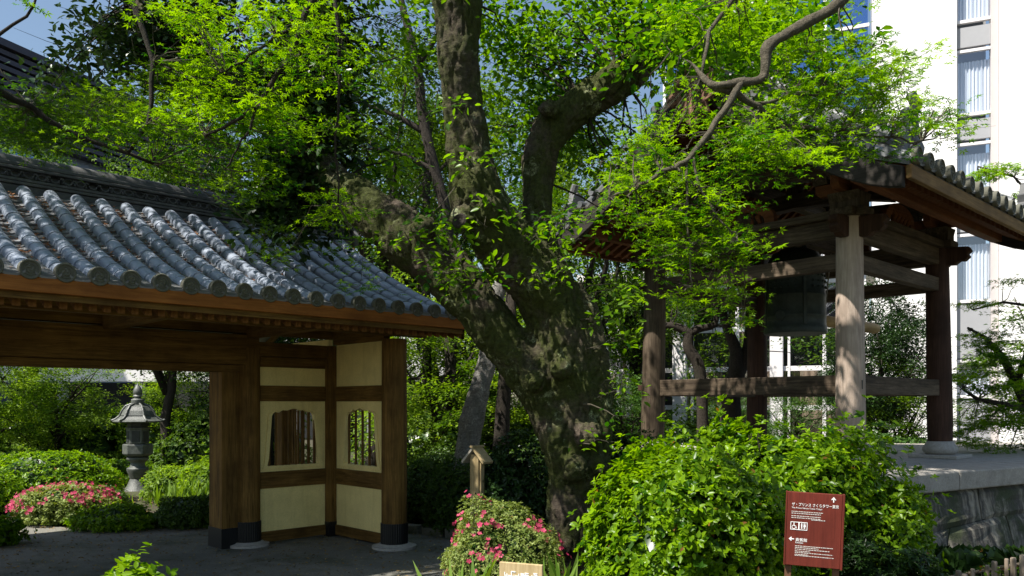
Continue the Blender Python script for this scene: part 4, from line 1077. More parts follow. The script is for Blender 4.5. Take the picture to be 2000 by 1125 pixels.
# hollow knot
kh = MB().lathe([(.055,.0),(.075,.012),(.06,.025),(.035,.005),(.001,-.02)], 14); 
kp = P(898, 432, 7.34)-Vector((.62,8,0)); ko = ob('hollow_knot', kh, BARKD, ch, kp, (math.radians(75), 0, math.radians(-25)))
twig_hubs = [tuple(p) for path in (S2, S1, S1b, S3) for p, r in path]
def chsub(name, ells, r0, r1, n_per, size, tpl, mat, **kw):
    c, r = region_sprays(ells, r0, r1); o = np.array([.62, 8.0, 0.]); c = np.array(c)-o
    f = foliage(name, c, r, n_per, size, tpl, mat, ch, kind='stuff', **kw); return c, r
hubs_rel = [np.array(p)-np.array([.62,8.,0.]) for p in twig_hubs]
# bright sprigs on and around the trunk
c, r = chsub('sprigs', [(860,445,60,25,6,7.2,7.6),(880,530,60,25,6,7.1,7.6),(985,545,60,28,4,7.0,7.5),(1095,440,45,45,7,7.2,7.8),(1110,500,50,40,6,7.2,7.8),
    (1185,560,50,40,4,7.2,7.9),(1190,640,40,60,4,7.3,7.9),(1200,720,35,60,2,7.2,7.8),(1180,830,25,60,2,7.2,7.7),(890,300,50,50,2,7.2,7.5),(880,210,25,20,2,7.2,7.4),(930,390,40,60,2,7.2,7.4),(1010,420,40,50,3,7.4,7.8),(800,470,60,30,2,7.3,7.8)],
    .14, .26, 60, .072, T_ellip(.24), L_CHERRY, flat=.25, droop=.35, nj=.45)
twigs(c, r, hubs_rel, .006, BARKM, ch, maxd=.9)
# the crown seen between the stems, and the crown above the frame
c, r = chsub('crown', [(1000,60,90,70,21,8.6,9.6),(1100,130,110,90,33,8.8,10),(1200,50,130,60,27,8.7,9.8),(1300,60,110,60,8,6.6,8.0),(1240,-20,110,50,12,7,8.4),(1180,290,90,80,12,8.6,10),
    (1010,230,70,110,11,8.6,10.5),(1400,40,120,60,20,6,7.4),(1480,90,110,80,16,6,7.4),(1590,40,90,50,9,6,7.4),(760,180,110,120,8,9,11),(700,330,90,60,6,9,11),(800,60,90,60,5,8.5,10.5),
    (1120,-80,350,70,30,7,9),(700,-90,250,60,16,8,11),(1250,380,90,60,8,8,10)],
    .26, .5, 62, .085, T_ellip(.25), L_CHERRY, flat=.3, droop=.3, nj=.5)
twigs(c, r, hubs_rel, .010, BARKD, ch, 'crown_twigs', maxd=1.7)
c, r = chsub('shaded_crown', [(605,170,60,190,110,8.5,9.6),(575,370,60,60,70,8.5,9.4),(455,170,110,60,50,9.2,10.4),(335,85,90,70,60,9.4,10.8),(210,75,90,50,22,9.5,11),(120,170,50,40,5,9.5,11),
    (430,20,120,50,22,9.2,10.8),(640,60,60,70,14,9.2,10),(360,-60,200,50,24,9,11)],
    .26, .5, 50, .10, T_ellip(.26), L_DARK, flat=.4, droop=.3, nj=.6)  # cherry leaves in shade, the shade given by the dark leaf colour
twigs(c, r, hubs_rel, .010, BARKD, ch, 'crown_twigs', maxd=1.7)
# unseen crown sprays added above the frame to shade gate, path and belfry
cc = []; rr_ = []
for _ in range(150):
    x, y = RNG.uniform(-9.5, -2.4), RNG.uniform(2.8, 9.0); z = RNG.uniform(7.2, 9.2)
    if EYE+(HOR+60)/F*y < z-.5 and not (x > -5.4 and y < 6.3): cc.append((x-.62, y-8., z)); rr_.append(RNG.uniform(.35, .75))
for _ in range(70):
    k_ = RNG.random(); x = -8.4+4.2*k_+RNG.normal(0,.7); y = 5.3+3.9*k_+RNG.normal(0,.5); z = RNG.uniform(7.6, 9.0)
    cc.append((x-.62, y-8., z)); rr_.append(RNG.uniform(.4, .8))
for _ in range(75):
    if RNG.random() < .5: x, y, z = RNG.uniform(1.2,3.6), RNG.uniform(6.4,8.6), RNG.uniform(7.0,8.4)
    else: x, y, z = RNG.uniform(.4,3.4), RNG.uniform(9,10.8), RNG.uniform(7.6,8.8)
    cc.append((x-.62, y-8., z)); rr_.append(RNG.uniform(.35, .6))
foliage('high_crown', cc, rr_, 42, .12, T_rhomb(), L_CHERRY, ch, kind='stuff', flat=.3)
limb = MB()
for tgt in ((2.0,1.6,8.2),(2.4,-.6,7.8),(-3.4,-1.5,8.0),(-6.5,-2.5,8.2),(-8.6,-1.2,8.3),(-5,.6,8.6)):
    a = Vector(S1[-1][0])-Vector((.62,8,0)); b = Vector(tgt); limb.tube([a, (a+b)/2+Vector((0,0,.5)), b], [.13,.09,.03], 8)
ob('high_limb', limb, BARKD, ch, kind='stuff')

# ------------------------------------------------------------------ maple over the belfry (its trunk stands off to the right)
mr = thing('maple_tree', 'green maple reaching in from the right with pale crooked branch before the belfry roof', 'tree', (4.5, 4.2, 0))
OM = Vector((4.5, 4.2, 0))
R1_ = [(Vector((4.5,4.2,-.1)), .13), (Vector((4.3,4.3,1.8)), .11), (Vector((3.9,4.5,3.6)), .095), (Vector((3.1,4.8,4.7)), .075)]+px_path([(1740,-110,20,5),(1640,5,16,5),(1572,45,15,5),(1515,78,14,5),(1498,96,14,5),(1495,125,12,5),(1488,155,12,5),(1440,161,11,5),(1395,168,11,5),(1372,150,9,5.05),(1352,125,6,5.1),(1310,100,4,5.2),(1280,60,3,5.3)])
R1 = R1_[:4]+[(p, r*.80) for p, r in R1_[4:]]
R2 = px_path([(1446,160,7,5),(1428,200,7,4.97),(1385,258,6,4.95),(1345,312,5.5,4.9),(1322,326,5,4.9),(1292,334,4.5,4.9),(1275,352,4,4.9),(1240,368,3,4.95),(1190,386,2.2,5.0)])
R3 = px_path([(1395,168,8,5),(1440,182,7,5.05),(1480,208,6,5.1),(1515,245,5,5.2),(1560,246,4,5.3),(1640,258,3.2,5.4),(1740,268,2.2,5.6),(1800,275,1.6,5.7)])
R4 = px_path([(1478,205,4,5.1),(1540,186,3,5.3),(1620,185,2.6,5.5),(1720,182,2,5.7)])
R5 = px_path([(1340,316,3,4.9),(1340,400,2.4,4.9),(1346,480,2,4.9),(1352,560,1.4,4.9)])
R6 = px_path([(1352,305,3,4.9),(1362,360,2.5,4.9),(1395,420,2,4.9),(1440,470,1.5,4.9)])
R7 = px_path([(1520,-120,6,5.2),(1440,-10,5,5.3),(1385,60,4,5.3),(1370,150,3,5.2)])
remesh_trunk('trunk', [[(p-OM, r) for p, r in R1]], .014, BARKM, mr, disp=.012, dfreq=6, fine=.003)
mb = MB()
for q_ in (R2, R3, R4, R5, R6, R7):
    pts = [p-OM for p, _ in q_]; rs = [r for _, r in q_]
    Q = []; RR = []
    for i in range(len(pts)-1):
        for k in range(3): Q.append(pts[i].lerp(pts[i+1], k/3)+Vector(RNG.normal(0,.006,3))); RR.append(rs[i]+(rs[i+1]-rs[i])*k/3)
    Q.append(pts[-1]); RR.append(rs[-1]); mb.tube(Q, RR, 8)
ob('branches', mb, BARKM, mr, smooth=True)
hub = [np.array(p-OM) for q_ in (R1, R2, R3, R4, R5, R6, R7) for p, _ in q_]
def subfol(th, O, hubs, name, ells, r0, r1, n_per, size, tpl, mat, tw=.004, twm=None, maxd=1.4, **kw):
    c, r = region_sprays(ells, r0, r1); c = np.array(c)-np.array(O)
    foliage(name, c, r, n_per, size, tpl, mat, th, kind='stuff', **kw)
    if tw: twigs(c, r, hubs, tw, twm or BARKM, th, maxd=maxd)
subfol(mr, OM, hub, 'crown', [(1560,150,130,60,22,4.9,5.8),(1680,130,110,50,19,5.1,6.0),(1640,215,150,55,32,5.0,6.0),(1740,200,70,60,11,5.3,6.1),(1560,270,130,40,22,4.8,5.7),(1460,310,80,60,11,4.8,5.4),
    (1470,240,80,60,12,4.9,5.6),(1800,215,60,60,6,5.6,6.2),(1840,262,40,16,3,5.8,6.2),(1700,290,80,22,7,5.2,5.8),(1480,70,60,60,9,5.2,6.0),(1590,80,60,40,9,5.2,6.0),(1790,120,40,30,3,5.6,6.2),
    (1380,30,100,40,12,5.2,6.0)],
    .13, .27, 95, .040, T_maple(5), L_MAPLE, flat=.10, droop=.18, tilt=.16, nj=.33)
subfol(mr, OM, hub, 'hanging_foliage', [(1290,270,110,60,9,4.9,5.6),(1180,390,100,50,8,5.0,5.7),(1300,380,120,60,27,4.8,5.5),(1330,460,90,50,20,4.8,5.4),(1400,440,70,60,14,4.8,5.3),(1440,480,45,25,6,4.8,5.1),
    (1380,560,80,35,8,5.0,5.8),(1430,600,60,40,6,5.2,5.9),(1330,200,90,60,11,5.1,5.8),(1250,330,80,40,10,5.0,5.6),(1540,0,150,30,10,5.2,6.0)],
    .12, .24, 95, .036, T_maple(5), L_MAPLE, flat=.10, droop=.22, tilt=.16, nj=.33)
# ------------------------------------------------------------------ maple over the gate (its trunk stands off to the left)
ml = thing('maple_tree', 'yellow green maple hanging in layered sprays over the gate roof at upper left', 'tree', (-5.9, 5.2, 0))
OL = Vector((-5.9, 5.2, 0))
L0 = [(OL+Vector((0,0,-.1)), .16), (Vector((-5.7,5.3,2.2)), .13), (Vector((-5.2,5.6,4.4)), .12), (Vector((-4.4,6.0,6.0)), .10), (Vector((-3.2,6.3,6.9)), .085), (Vector((-2.2,6.4,6.6)), .05)]+px_path([(640,-80,9,6.2),(610,0,7,6.2),(588,50,6,6.2),(565,110,5.5,6.2),(535,160,5,6.2),(500,210,4.5,6.2),(455,240,3.5,6.2),(400,265,2.5,6.3)])
L1_ = px_path([(588,50,4,6.2),(540,70,3,6.2),(490,110,2.5,6.2),(440,140,2,6.2)])
L2_ = px_path([(500,205,3,6.2),(488,250,2.5,6.2),(465,290,2,6.25),(440,330,1.5,6.3)])
L3_ = [(Vector((-4.4,6.0,6.0)), .07), (Vector((-4.0,6.6,5.6)), .05)]+px_path([(250,-20,6,7),(300,120,5,7),(290,240,4,7),(250,300,3,7)])
L4_ = [(Vector((-5.2,5.6,4.4)), .06)]+px_path([(-60,150,8,6.4),(60,210,6,7),(160,270,5,7.2),(300,320,3,7.4)])
L5_ = px_path([(640,-80,5,6.2),(660,60,4,6.2),(662,160,3,6.3),(655,260,2,6.4),(660,400,1.6,6.6)])
remesh_trunk('trunk', [[(p-OL, r) for p, r in L0[:6]]], .02, BARKM, ml, disp=.015, dfreq=6, fine=.004)
mb = MB()
for q_ in (L0[5:], L1_, L2_, L3_, L4_, L5_):
    pts = [p-OL for p, _ in q_]; rs = [r for _, r in q_]; Q = []; RR = []
    for i in range(len(pts)-1):
        for k in range(3): Q.append(pts[i].lerp(pts[i+1], k/3)+Vector(RNG.normal(0,.008,3))); RR.append(rs[i]+(rs[i+1]-rs[i])*k/3)
    Q.append(pts[-1]); RR.append(rs[-1]); mb.tube(Q, RR, 8)
ob('branches', mb, BARKD, ml, smooth=True)
hub = [np.array(p-OL) for q_ in (L0, L1_, L2_, L3_, L4_, L5_) for p, _ in q_]
subfol(ml, OL, hub, 'crown', [(600,30,90,50,11,5.9,7),(440,50,130,60,15,5.9,7.2),(500,130,130,50,19,5.9,7.2),(420,200,130,50,17,6,7.4),(520,215,60,60,9,6,7.2),(350,242,140,40,21,6.2,7.8),(480,262,100,50,15,6.2,7.8),
    (430,332,90,38,14,6.6,8.0),(250,252,120,35,14,6.6,8),(350,20,80,30,4,6,7),(640,110,50,60,7,6,7),(660,200,50,60,4,6.2,7),(640,400,60,40,4,6.6,7.4),(690,420,60,30,4,6.6,7.2),(690,510,25,60,3,6.6,7.2),(510,362,60,30,4,7,8),(380,120,70,70,6,6.2,7.5),(540,500,18,20,2,6.8,7.1)],
    .15, .32, 80, .046, T_maple(5), L_MAPLE, maxd=1.8, flat=.10, droop=.16, tilt=.15, nj=.32)
subfol(ml, OL, hub, 'soft_foliage', [(60,230,80,60,15,7,9),(150,210,110,50,22,7.2,9),(120,260,140,35,20,7,8.6),(230,200,100,60,15,7.2,9),(20,250,50,30,7,7,8),(330,180,80,50,10,7,9),(-120,180,120,120,22,6,8.4),(560,470,60,18,3,7.5,8)],
    .18, .36, 70, .048, T_maple(5), L_MAPLE2, maxd=1.8, flat=.14, droop=.16, nj=.4)
# twig in the top left corner, from the same tree line
mb = MB(); q_ = px_path([(-60,120,4,5.2),(0,66,3.4,5.2),(25,48,3,5.2),(52,32,2.8,5.2),(66,10,2.4,5.2),(78,-30,2,5.2)]); mb.tube([p-OL for p, _ in q_], [r for _, r in q_], 7); ob('corner_twig', mb, BARKD, ml, smooth=True)
subfol(ml, OL, hub, 'corner_leaves', [(52,8,20,8,2,5.1,5.3)], .07, .10, 150, .034, T_maple(5), L_MAPLE, tw=0)
# ------------------------------------------------------------------ background trees
def tree_protos(name, seed, h, cr, mat, bmat, lsize, nspr, n_per, trunk_r, low=.35, flat=.35, tpl=None, sr=(.3,.62), layered=False):
    rng = np.random.default_rng(seed); random.seed(seed)
    mb = MB(); hubs = []
    th = h*.45; pts = [Vector((0,0,-.15))]
    for i in range(1, 6): pts.append(Vector((rng.normal(0,.05)*h*.3*i/5, rng.normal(0,.05)*h*.3*i/5, th*i/5)))
    mb.tube(pts, [trunk_r*1.25]+[trunk_r*(1-.09*i) for i in range(1, 6)], 10)
    tips = []
    for k in range(9):
        a = k*2.4+rng.random(); z0 = th*rng.uniform(.5, 1.0); b = pts[-1]*(z0/th) if z0 < th else pts[-1]; b = Vector((b.x, b.y, z0))
        e = Vector((math.cos(a)*cr[0]*rng.uniform(.45,.85), math.sin(a)*cr[1]*rng.uniform(.45,.85), h*rng.uniform(low+.15, .95)))
        m1 = b.lerp(e, .35)+Vector((rng.normal(0,.12), rng.normal(0,.12), .15*h*.2)); m2 = b.lerp(e, .7)+Vector(rng.normal(0,.12,3))
        mb.tube([b, m1, m2, e], [trunk_r*.55, trunk_r*.38, trunk_r*.24, trunk_r*.08], 7); hubs += [m1, m2, e, b.lerp(m1,.5), m2.lerp(e,.5)]
        for _ in range(3):
            s = m1.lerp(m2, rng.random()); e2 = s+Vector(rng.normal(0,1,3))*cr[0]*.3; mb.tube([s, s.lerp(e2,.5)+Vector((0,0,.08)), e2], [trunk_r*.2, trunk_r*.13, trunk_r*.04], 5); hubs.append(e2)
    tm = mb.mesh('trunk'); tm.polygons.foreach_set('use_smooth', [True]*len(tm.polygons)); tm.materials.append(bmat)
    C_ = []; Rr = []
    zc = h*(low+(1-low)/2); rz = h*(1-low)/2
    while len(C_) < nspr:
        d = unit(rng.normal(0,1,(1,3)))[0]; q = rng.uniform(.45, 1.0)
        p = np.array([d[0]*cr[0]*q, d[1]*cr[1]*q, zc+d[2]*rz*q])
        l = math.sin(p[0]*2.1+seed)+math.sin(p[1]*2.3+seed*2)+math.sin(p[2]*2.6+seed)
        if l < -.9+rng.normal(0,.4): continue
        C_.append(p); Rr.append(rng.uniform(*sr))
    c, n, f, s, v = sprays(np.array(C_), Rr, n_per, lsize, flat=.12 if layered else flat, droop=.25, tilt=.18 if layered else .5, nj=.35 if layered else .6)
    cm = leaves('crown', c, n, f, s, tpl or T_rhomb(), mat, v)
    return tm, cm
def place_tree(name, protos, label, px, Y, sc, rot, group, z=0, X=None):
    tm, cm = protos
    x = (px-1000)/F*Y if X is None else X
    t = thing(name, label, 'tree', (x, Y, z), rot, group); t.scale = (sc, sc, sc)
    ob('trunk', tm, None, t); ob('crown', cm, None, t, kind='stuff'); return t
pA = tree_protos('a', 21, 9.5, (2.3,2.3), L_BG, BARKD, .105, 165, 130, .17, .30, .4)
pB = tree_protos('b', 22, 5.0, (2.0,2.0), L_BG2, BARKD, .085, 150, 120, .10, .16, .3, layered=True)
pC = tree_protos('c', 23, 9.0, (2.4,2.4), L_DARK, BARKD, .11, 200, 120, .18, .18, .4)
pF = tree_protos('f', 26, 4.2, (1.7,1.7), L_BG, BARKD, .075, 95, 120, .07, .08, .2, layered=True)
pD = tree_protos('d', 24, 4.0, (1.6,1.6), L_CONI, BARKD, .075, 105, 120, .09, .08, .25, layered=True)
pE = tree_protos('e', 25, 10.5, (2.6,2.6), L_BG, BARKD, .11, 120, 110, .20, .42, .4)
G1 = 'broadleaf trees standing behind the garden'
for (nm, p, lb, px, Y, sc, rot) in [
    ('garden_maple', pB, 'pale green low tree with layered leaves just left of the bronze lantern', 110, 19, .72, .4),
    ('garden_maple', pB, 'pale green low tree at the far left seen under the lintel', -40, 17.5, .8, 2.1),
    ('broadleaf_tree', pB, 'light green layered tree close right of the bronze lantern, in the back row', 365, 21, .70, 1.0),
    ('broadleaf_tree', pC, 'dark evergreen tree seen beside the gate jamb, behind the lantern garden', 470, 19.5, .50, 2.0),
    ('broadleaf_tree', pA, 'leafy green tree rising behind the left end of the gate ridge', 60, 21, .92, .2),
    ('broadleaf_tree', pA, 'leafy green tree rising over the middle of the gate ridge', 330, 19, .85, 1.9),
    ('broadleaf_tree', pC, 'dark evergreen tree over the gate ridge behind the ivy dark limb', 520, 20, .95, .8),
    ('tall_tree', pE, 'tall thin crowned tree left of the cherry stem with dark bare trunk', 735, 19, 1.05, .5),
    ('tall_tree', pE, 'tall tree with sky gaps close left of the upright cherry stem', 845, 23, 1.1, 2.6),
    ('broadleaf_tree', pC, 'dark evergreen tree far behind between roof end and cherry stem', 690, 27, 1.0, 4.0),
    ('tall_tree', pE, 'tall green tree seen between the two upright cherry stems', 985, 21, 1.0, 4.4),
    ('broadleaf_tree', pA, 'bright green tree right of the forked cherry stem', 1130, 19, .90, 5.1),
    ('broadleaf_tree', pA, 'bright green tree behind the left gable corner of the belfry', 1240, 23, .95, 3.1),
    ('garden_maple', pB, 'green layered tree right of the gate post, beyond the hedge', 850, 16.5, .95, .9),
    ('garden_maple', pB, 'green layered tree behind the leaning pale trunk', 965, 18.5, 1.05, 2.9),
    ('broadleaf_tree', pC, 'dark evergreen tree filling the gap behind the cherry trunk', 900, 23, .62, 1.4),
    ('broadleaf_tree', pC, 'small dark tree between the cherry trunk and left belfry post', 1130, 16.0, .36, 2.4),
    ('garden_shrub_tree', pD, 'low dark green tree behind the left belfry post', 1225, 16.5, .62, .7),
    ('garden_shrub_tree', pD, 'low feathery green tree in the middle under the bell', 1560, 19, .62, 3.9),
    ('broadleaf_tree', pC, 'dark broadleaf tree behind the front and right belfry posts', 1722, 17.5, .52, .3),
    ('broadleaf_tree', pC, 'dark broadleaf tree just right of the front belfry post', 1700, 18.6, .48, 2.9),
    ('layered_yew', pF, 'feathery green tree at the right picture edge', 2075, 14.2, .98, 2.7),
    ('layered_yew', pF, 'low feathery green tree between the two right belfry posts', 1755, 17.5, .72, 4.9),
    ('garden_shrub_tree', pD, 'low green tree behind the low rail of the belfry', 1440, 18, .55, 5.3)]:
    place_tree(nm, p, lb, px, Y, sc, rot, G1)
rm_ = thing('maple_tree', 'green layered maple in front of the white hotel at the right edge', 'tree', (P(2040,900,13.2).x, 13.2, .3))
ORm = Vector(rm_.location)
pth = [px_path(q) for q in ([(2040,930,16,13.2),(2030,860,14,13.2),(2010,800,11,13.2),(1985,750,9,13.2),(1960,700,7,13.2),(1925,660,4,13.2),(1890,640,2,13.1)],[(2010,800,8,13.2),(1960,790,6,13.1),(1910,780,4,13),(1880,760,2,13)],[(1985,750,7,13.2),(2010,680,6,13),(2030,600,4,12.8),(1960,590,2.5,12.6),(1900,605,1.5,12.5)],[(2030,600,4,12.8),(2050,420,3,12.5),(1980,345,2,12.3),(1910,325,1.3,12.2)])]
mbx = MB()
for q in pth: mbx.tube([p-ORm for p, _ in q], [r for _, r in q], 8)
ob('trunk', mbx, BARKD, rm_, smooth=True)
subfol(rm_, ORm, [np.array(p-ORm) for q in pth for p, _ in q], 'crown', [(1925,665,50,28,9,12.6,13.4),(1975,700,60,40,14,12.6,13.6),(1930,735,70,35,14,12.4,13.6),(1975,790,70,45,16,12.4,13.6),(1900,800,50,35,9,12.6,13.6),(1930,850,80,30,12,12.6,13.8),(1950,595,50,16,4,12.3,12.9),(1985,560,30,20,2,12.3,12.8),(1945,335,50,18,9,12,12.5),(1990,375,25,15,2,12,12.5),(2030,700,60,120,12,12.4,13.6)], .18, .36, 85, .062, T_maple(5), L_MAPLE, tw=.006, maxd=1.6, flat=.08, droop=.12, tilt=.12)
# twisted bare-stemmed trees behind the rail of the belfry
def stem_tree(label, paths, Y, sprs, mat, O):
    t = thing('twisted_tree', label, 'tree', O)
    mb = MB()
    for q_ in paths:
        pq = px_path([(a, b, h, Y) for a, b, h in q_]); pts = [p-Vector(O) for p, _ in pq]; Q = []; RR = []
        for i in range(len(pts)-1):
            for k in range(4):
                tt = k/4; p0 = pts[max(i-1,0)]; p1 = pts[i]; p2 = pts[i+1]; p3 = pts[min(i+2,len(pts)-1)]
                Q.append(.5*((2*p1)+(p2-p0)*tt+(2*p0-5*p1+4*p2-p3)*tt*tt+(3*p1-p0-3*p2+p3)*tt**3)); RR.append(pq[i][1]*(1-tt)+pq[i+1][1]*tt)
        Q.append(pts[-1]); RR.append(pq[-1][1]); mb.tube(Q, RR, 9)
    ob('trunk', mb, BARKD, t, smooth=True)
    hub = [np.array(P(a, b, Y)-Vector(O)) for q_ in paths for a, b, h in q_]
    subfol(t, O, hub, 'crown', sprs, .25, .5, 70, .08, T_rhomb(), mat, tw=.008, twm=BARKD, maxd=2.5, flat=.25)
o1 = P(1370, 960, 15.5); o1.z = 0.35
stem_tree('dark twisted tree with a forked stem behind the left of the belfry', [[(1372,930,12),(1372,800,11),(1366,720,12),(1345,680,11),(1342,650,10),(1310,636,7),(1285,640,4)],[(1342,655,9),(1365,642,8),(1395,634,6),(1400,600,4)]], 15.5,
          [(1400,560,90,50,14,15,16.5),(1300,600,50,40,6,15,16.5),(1400,700,60,60,8,16,17)], L_BG, o1)
o2 = P(1430, 960, 15.0); o2.z = 0.35
stem_tree('dark stout tree with two upright limbs seen under the bell', [[(1428,930,24),(1428,820,21),(1428,770,19),(1440,720,17),(1436,680,12),(1420,640,9),(1405,590,7)],[(1440,730,15),(1462,680,12),(1466,620,10),(1468,560,8),(1480,500,6)]], 15.0,
          [(1440,570,90,60,16,15,16.5),(1560,680,60,40,6,16,18),(1370,760,60,40,6,15.5,17)], L_BG, o2)
# black-stemmed slender trees seen left of the upright cherry stem
o3 = P(850, 900, 17.0); o3.z = 0
stem_tree('slender black trunk leaning left behind the cherry stem', [[(885,800,14),(878,600,13),(872,430,12),(848,330,11),(826,230,10),(815,130,9),(790,30,7),(770,-60,5)],[(832,260,7),(770,225,5),(700,200,3)],[(815,130,6),(860,60,5),(900,-10,4)],[(850,335,6),(780,300,5),(720,290,3)]], 17.0,
          [(760,80,110,80,22,16,18),(860,160,70,90,14,16,18),(720,260,100,60,18,16,18),(800,380,90,50,12,16,18)], L_DARK, o3)
o4 = P(832, 900, 17.6); o4.z = 0
stem_tree('second slender black trunk standing close to the leaning one', [[(836,800,9),(832,600,9),(832,430,8),(834,340,7),(838,240,5)],[(834,360,4),(890,300,3)]], 17.6, [(840,260,70,60,10,17,18.5),(800,440,80,30,8,17,18.5)], L_BG, o4)
# pale leaning trunk beyond the hedge
lt = thing('leaning_tree', 'pale grey leaning trunk cut off behind the hedge and notice post', 'tree', P(905, 930, 11.8)*1.0)
OLt = Vector(lt.location); OLt.z = 0; lt.location = OLt
remesh_trunk('trunk', [[(p-OLt, r) for p, r in px_path([(905,1030,30,11.8),(908,930,26,11.8),(914,870,24,11.8),(926,800,24,11.85),(942,740,22,11.9),(950,700,19,12.0),(958,640,18,12.1),(975,560,15,12.3),(1000,470,12,12.5)])]], .022, BARKL, lt, disp=.03, dfreq=3, fine=.008)
subfol(lt, OLt, [np.array(P(975,560,12.3)-OLt), np.array(P(1000,470,12.5)-OLt)], 'crown', [(1000,400,80,60,16,12,13),(940,640,50,40,6,12,13)], .25, .45, 70, .08, T_rhomb(), L_BG, tw=.008, maxd=2)
lt2 = thing('leaning_tree', 'dark trunk in shade right of the pale leaning trunk', 'tree', tuple(Vector((P(980,930,12.8).x, 12.8, 0))))
OL2 = Vector(lt2.location)
ob('trunk', MB().tube([p-OL2 for p, _ in px_path([(978,1010,20,12.8),(978,900,17,12.8),(982,800,15,12.8),(990,700,14,12.8),(1000,560,11,12.8)])], [.16,.14,.12,.115,.09], 10), BARKD, lt2, smooth=True)
subfol(lt2, OL2, [np.array(P(1000,560,12.8)-OL2)], 'crown', [(1010,480,70,50,10,12.5,13.5)], .25, .45, 70, .08, T_rhomb(), L_BG, tw=.008, maxd=2)

# ------------------------------------------------------------------ shrubs
def topz(py, Y): return EYE+(HOR-py)/F*Y
def bsh(name, label, cat, px, Y, rx, ry, top, nwh, size, mat, base=0.0, **kw):
    rz = (top-base)*.62; return bush(name, label, cat, ((px-1000)/F*Y, Y, top-rz*(1.0+kw.get('rough', .1)*.75)), (rx, ry, rz), nwh, size, mat, **kw)
ET = T_ellip(.24)
bsh('azalea_bush', 'large bright green azalea bush in the right foreground left of the brown sign', 'bush', 1338, 6.15, .84, .62, topz(848,6.15), 7800, .055, L_AZ, tpl=ET, lf=6, seed=1, rough=.17, spiky=.28)
bsh('azalea_bush', 'large loose azalea bush behind the brown sign and before the front belfry post', 'bush', 1515, 7.25, 1.08, .8, topz(778,7.25), 8800, .058, L_AZ, tpl=ET, lf=6, seed=8, rough=.15, spiky=.28)
bsh('azalea_bush', 'small azalea shoot mound reaching over the podium corner', 'bush', 1722, 6.95, .40, .42, topz(888,6.95), 2300, .052, L_AZ, tpl=ET, lf=6, seed=3, rough=.2, spiky=.45)
bsh('pink_azalea', 'small leaved azalea with pink flowers left of the cherry trunk base', 'bush', 982, 6.85, .54, .5, topz(972,6.85), 8000, .020, L_AZ2, lf=6, seed=4, rough=.12, flowers=200, fsize=.024, tpl=T_rhomb())
bsh('pink_azalea', 'azalea covered with pink flowers at the left behind the gate', 'bush', 128, 12.4, .82, .7, topz(945,12.4), 2600, .05, L_AZ2, lf=6, seed=5, flowers=230, fsize=.030, fl_mask=lambda d: (d[:,2] > .05) & (d[:,1] < .5))
bsh('clipped_mound', 'big clipped green mound left of the bronze lantern', 'bush', 95, 14.6, 1.35, 1.2, topz(880,14.6), 3600, .055, L_AZ, lf=5, seed=6, rough=.05)
bsh('clipped_mound', 'yellow green clipped mound at the far left edge under the lintel', 'bush', -60, 13.2, .8, .9, topz(915,13.2), 1800, .05, L_AZ, lf=5, seed=7, rough=.06)
bsh('clipped_mound', 'low green mound between the pink azalea and the lantern foot', 'bush', 190, 13.6, .45, .5, topz(948,13.6), 1200, .05, L_HEDGE, lf=5, seed=8, rough=.06)
bsh('low_shrub', 'low yellow green shrub along the path in front of the lantern', 'bush', 225, 11.6, .62, .45, topz(985,11.6), 2000, .05, L_AZ, lf=5, seed=9, rough=.14, spiky=.3)
bsh('low_shrub', 'low shaded dark shrub beside the gate jamb', 'bush', 375, 11.9, .62, .5, topz(968,11.9), 2200, .045, L_HEDGE, lf=5, seed=10, rough=.08)
bsh('low_shrub', 'light green rounded shrub right behind the lantern foot', 'bush', 352, 15.2, .6, .6, topz(905,15.2), 1800, .06, L_BG2, lf=5, seed=11, rough=.15, spiky=.3)
bsh('low_shrub', 'pale green leafy shrub against the gate jamb', 'bush', 425, 14.2, .55, .6, topz(885,14.2), 1500, .065, L_BG2, lf=5, seed=12, rough=.2, spiky=.3)
bsh('low_shrub', 'low green shrub under the layered trees, left of the lantern shaft', 'bush', 200, 17.5, 1.2, .8, topz(895,17.5), 1500, .07, L_BG, lf=5, seed=13, rough=.15)
bsh('low_shrub', 'green shrub far left beyond the clipped mound', 'bush', 20, 17.0, 1.3, .9, topz(862,17.0), 1700, .07, L_BG2, lf=5, seed=14, rough=.15)
bsh('hedge', 'clipped dark green hedge right of the gate post', 'hedge', 835, 12.6, .85, .6, topz(888,12.6), 3600, .045, L_HEDGE, lf=5, seed=15, rough=.06)
bsh('hedge', 'far end of the hedge by the leaning trunk', 'hedge', 930, 13.6, .7, .6, topz(905,13.6), 1800, .045, L_HEDGE, lf=5, seed=16, rough=.06)
bsh('shade_shrub', 'dark leafy shrub in shade left of the cherry trunk', 'bush', 1000, 9.6, .52, .45, topz(850,9.6), 2200, .055, L_DARK, lf=5, seed=17, rough=.15, tpl=ET)
bsh('shade_shrub', 'dark leafy shrub behind the notice post and pink azalea', 'bush', 985, 8.6, .30, .3, topz(945,8.6), 900, .045, L_DARK, lf=5, seed=18, rough=.15)
bsh('shade_shrub', 'dark green shrub between cherry trunk and left belfry post', 'bush', 1235, 10.6, .62, .5, topz(838,10.6), 2400, .055, L_DARK, lf=5, seed=19, rough=.12, tpl=ET)
bsh('shade_shrub', 'dark green shrub on the far side of the belfry floor', 'bush', 1380, 16.0, 1.1, .6, topz(815,16.0), 2000, .07, L_DARK, lf=5, seed=20, rough=.12)
bsh('foreground_shrub', 'bright green shrub tips at the bottom left of the picture', 'bush', 240, 4.35, .36, .26, topz(1118,4.35), 1100, .05, L_AZ, tpl=ET, lf=6, seed=21, rough=.2, spiky=.3)
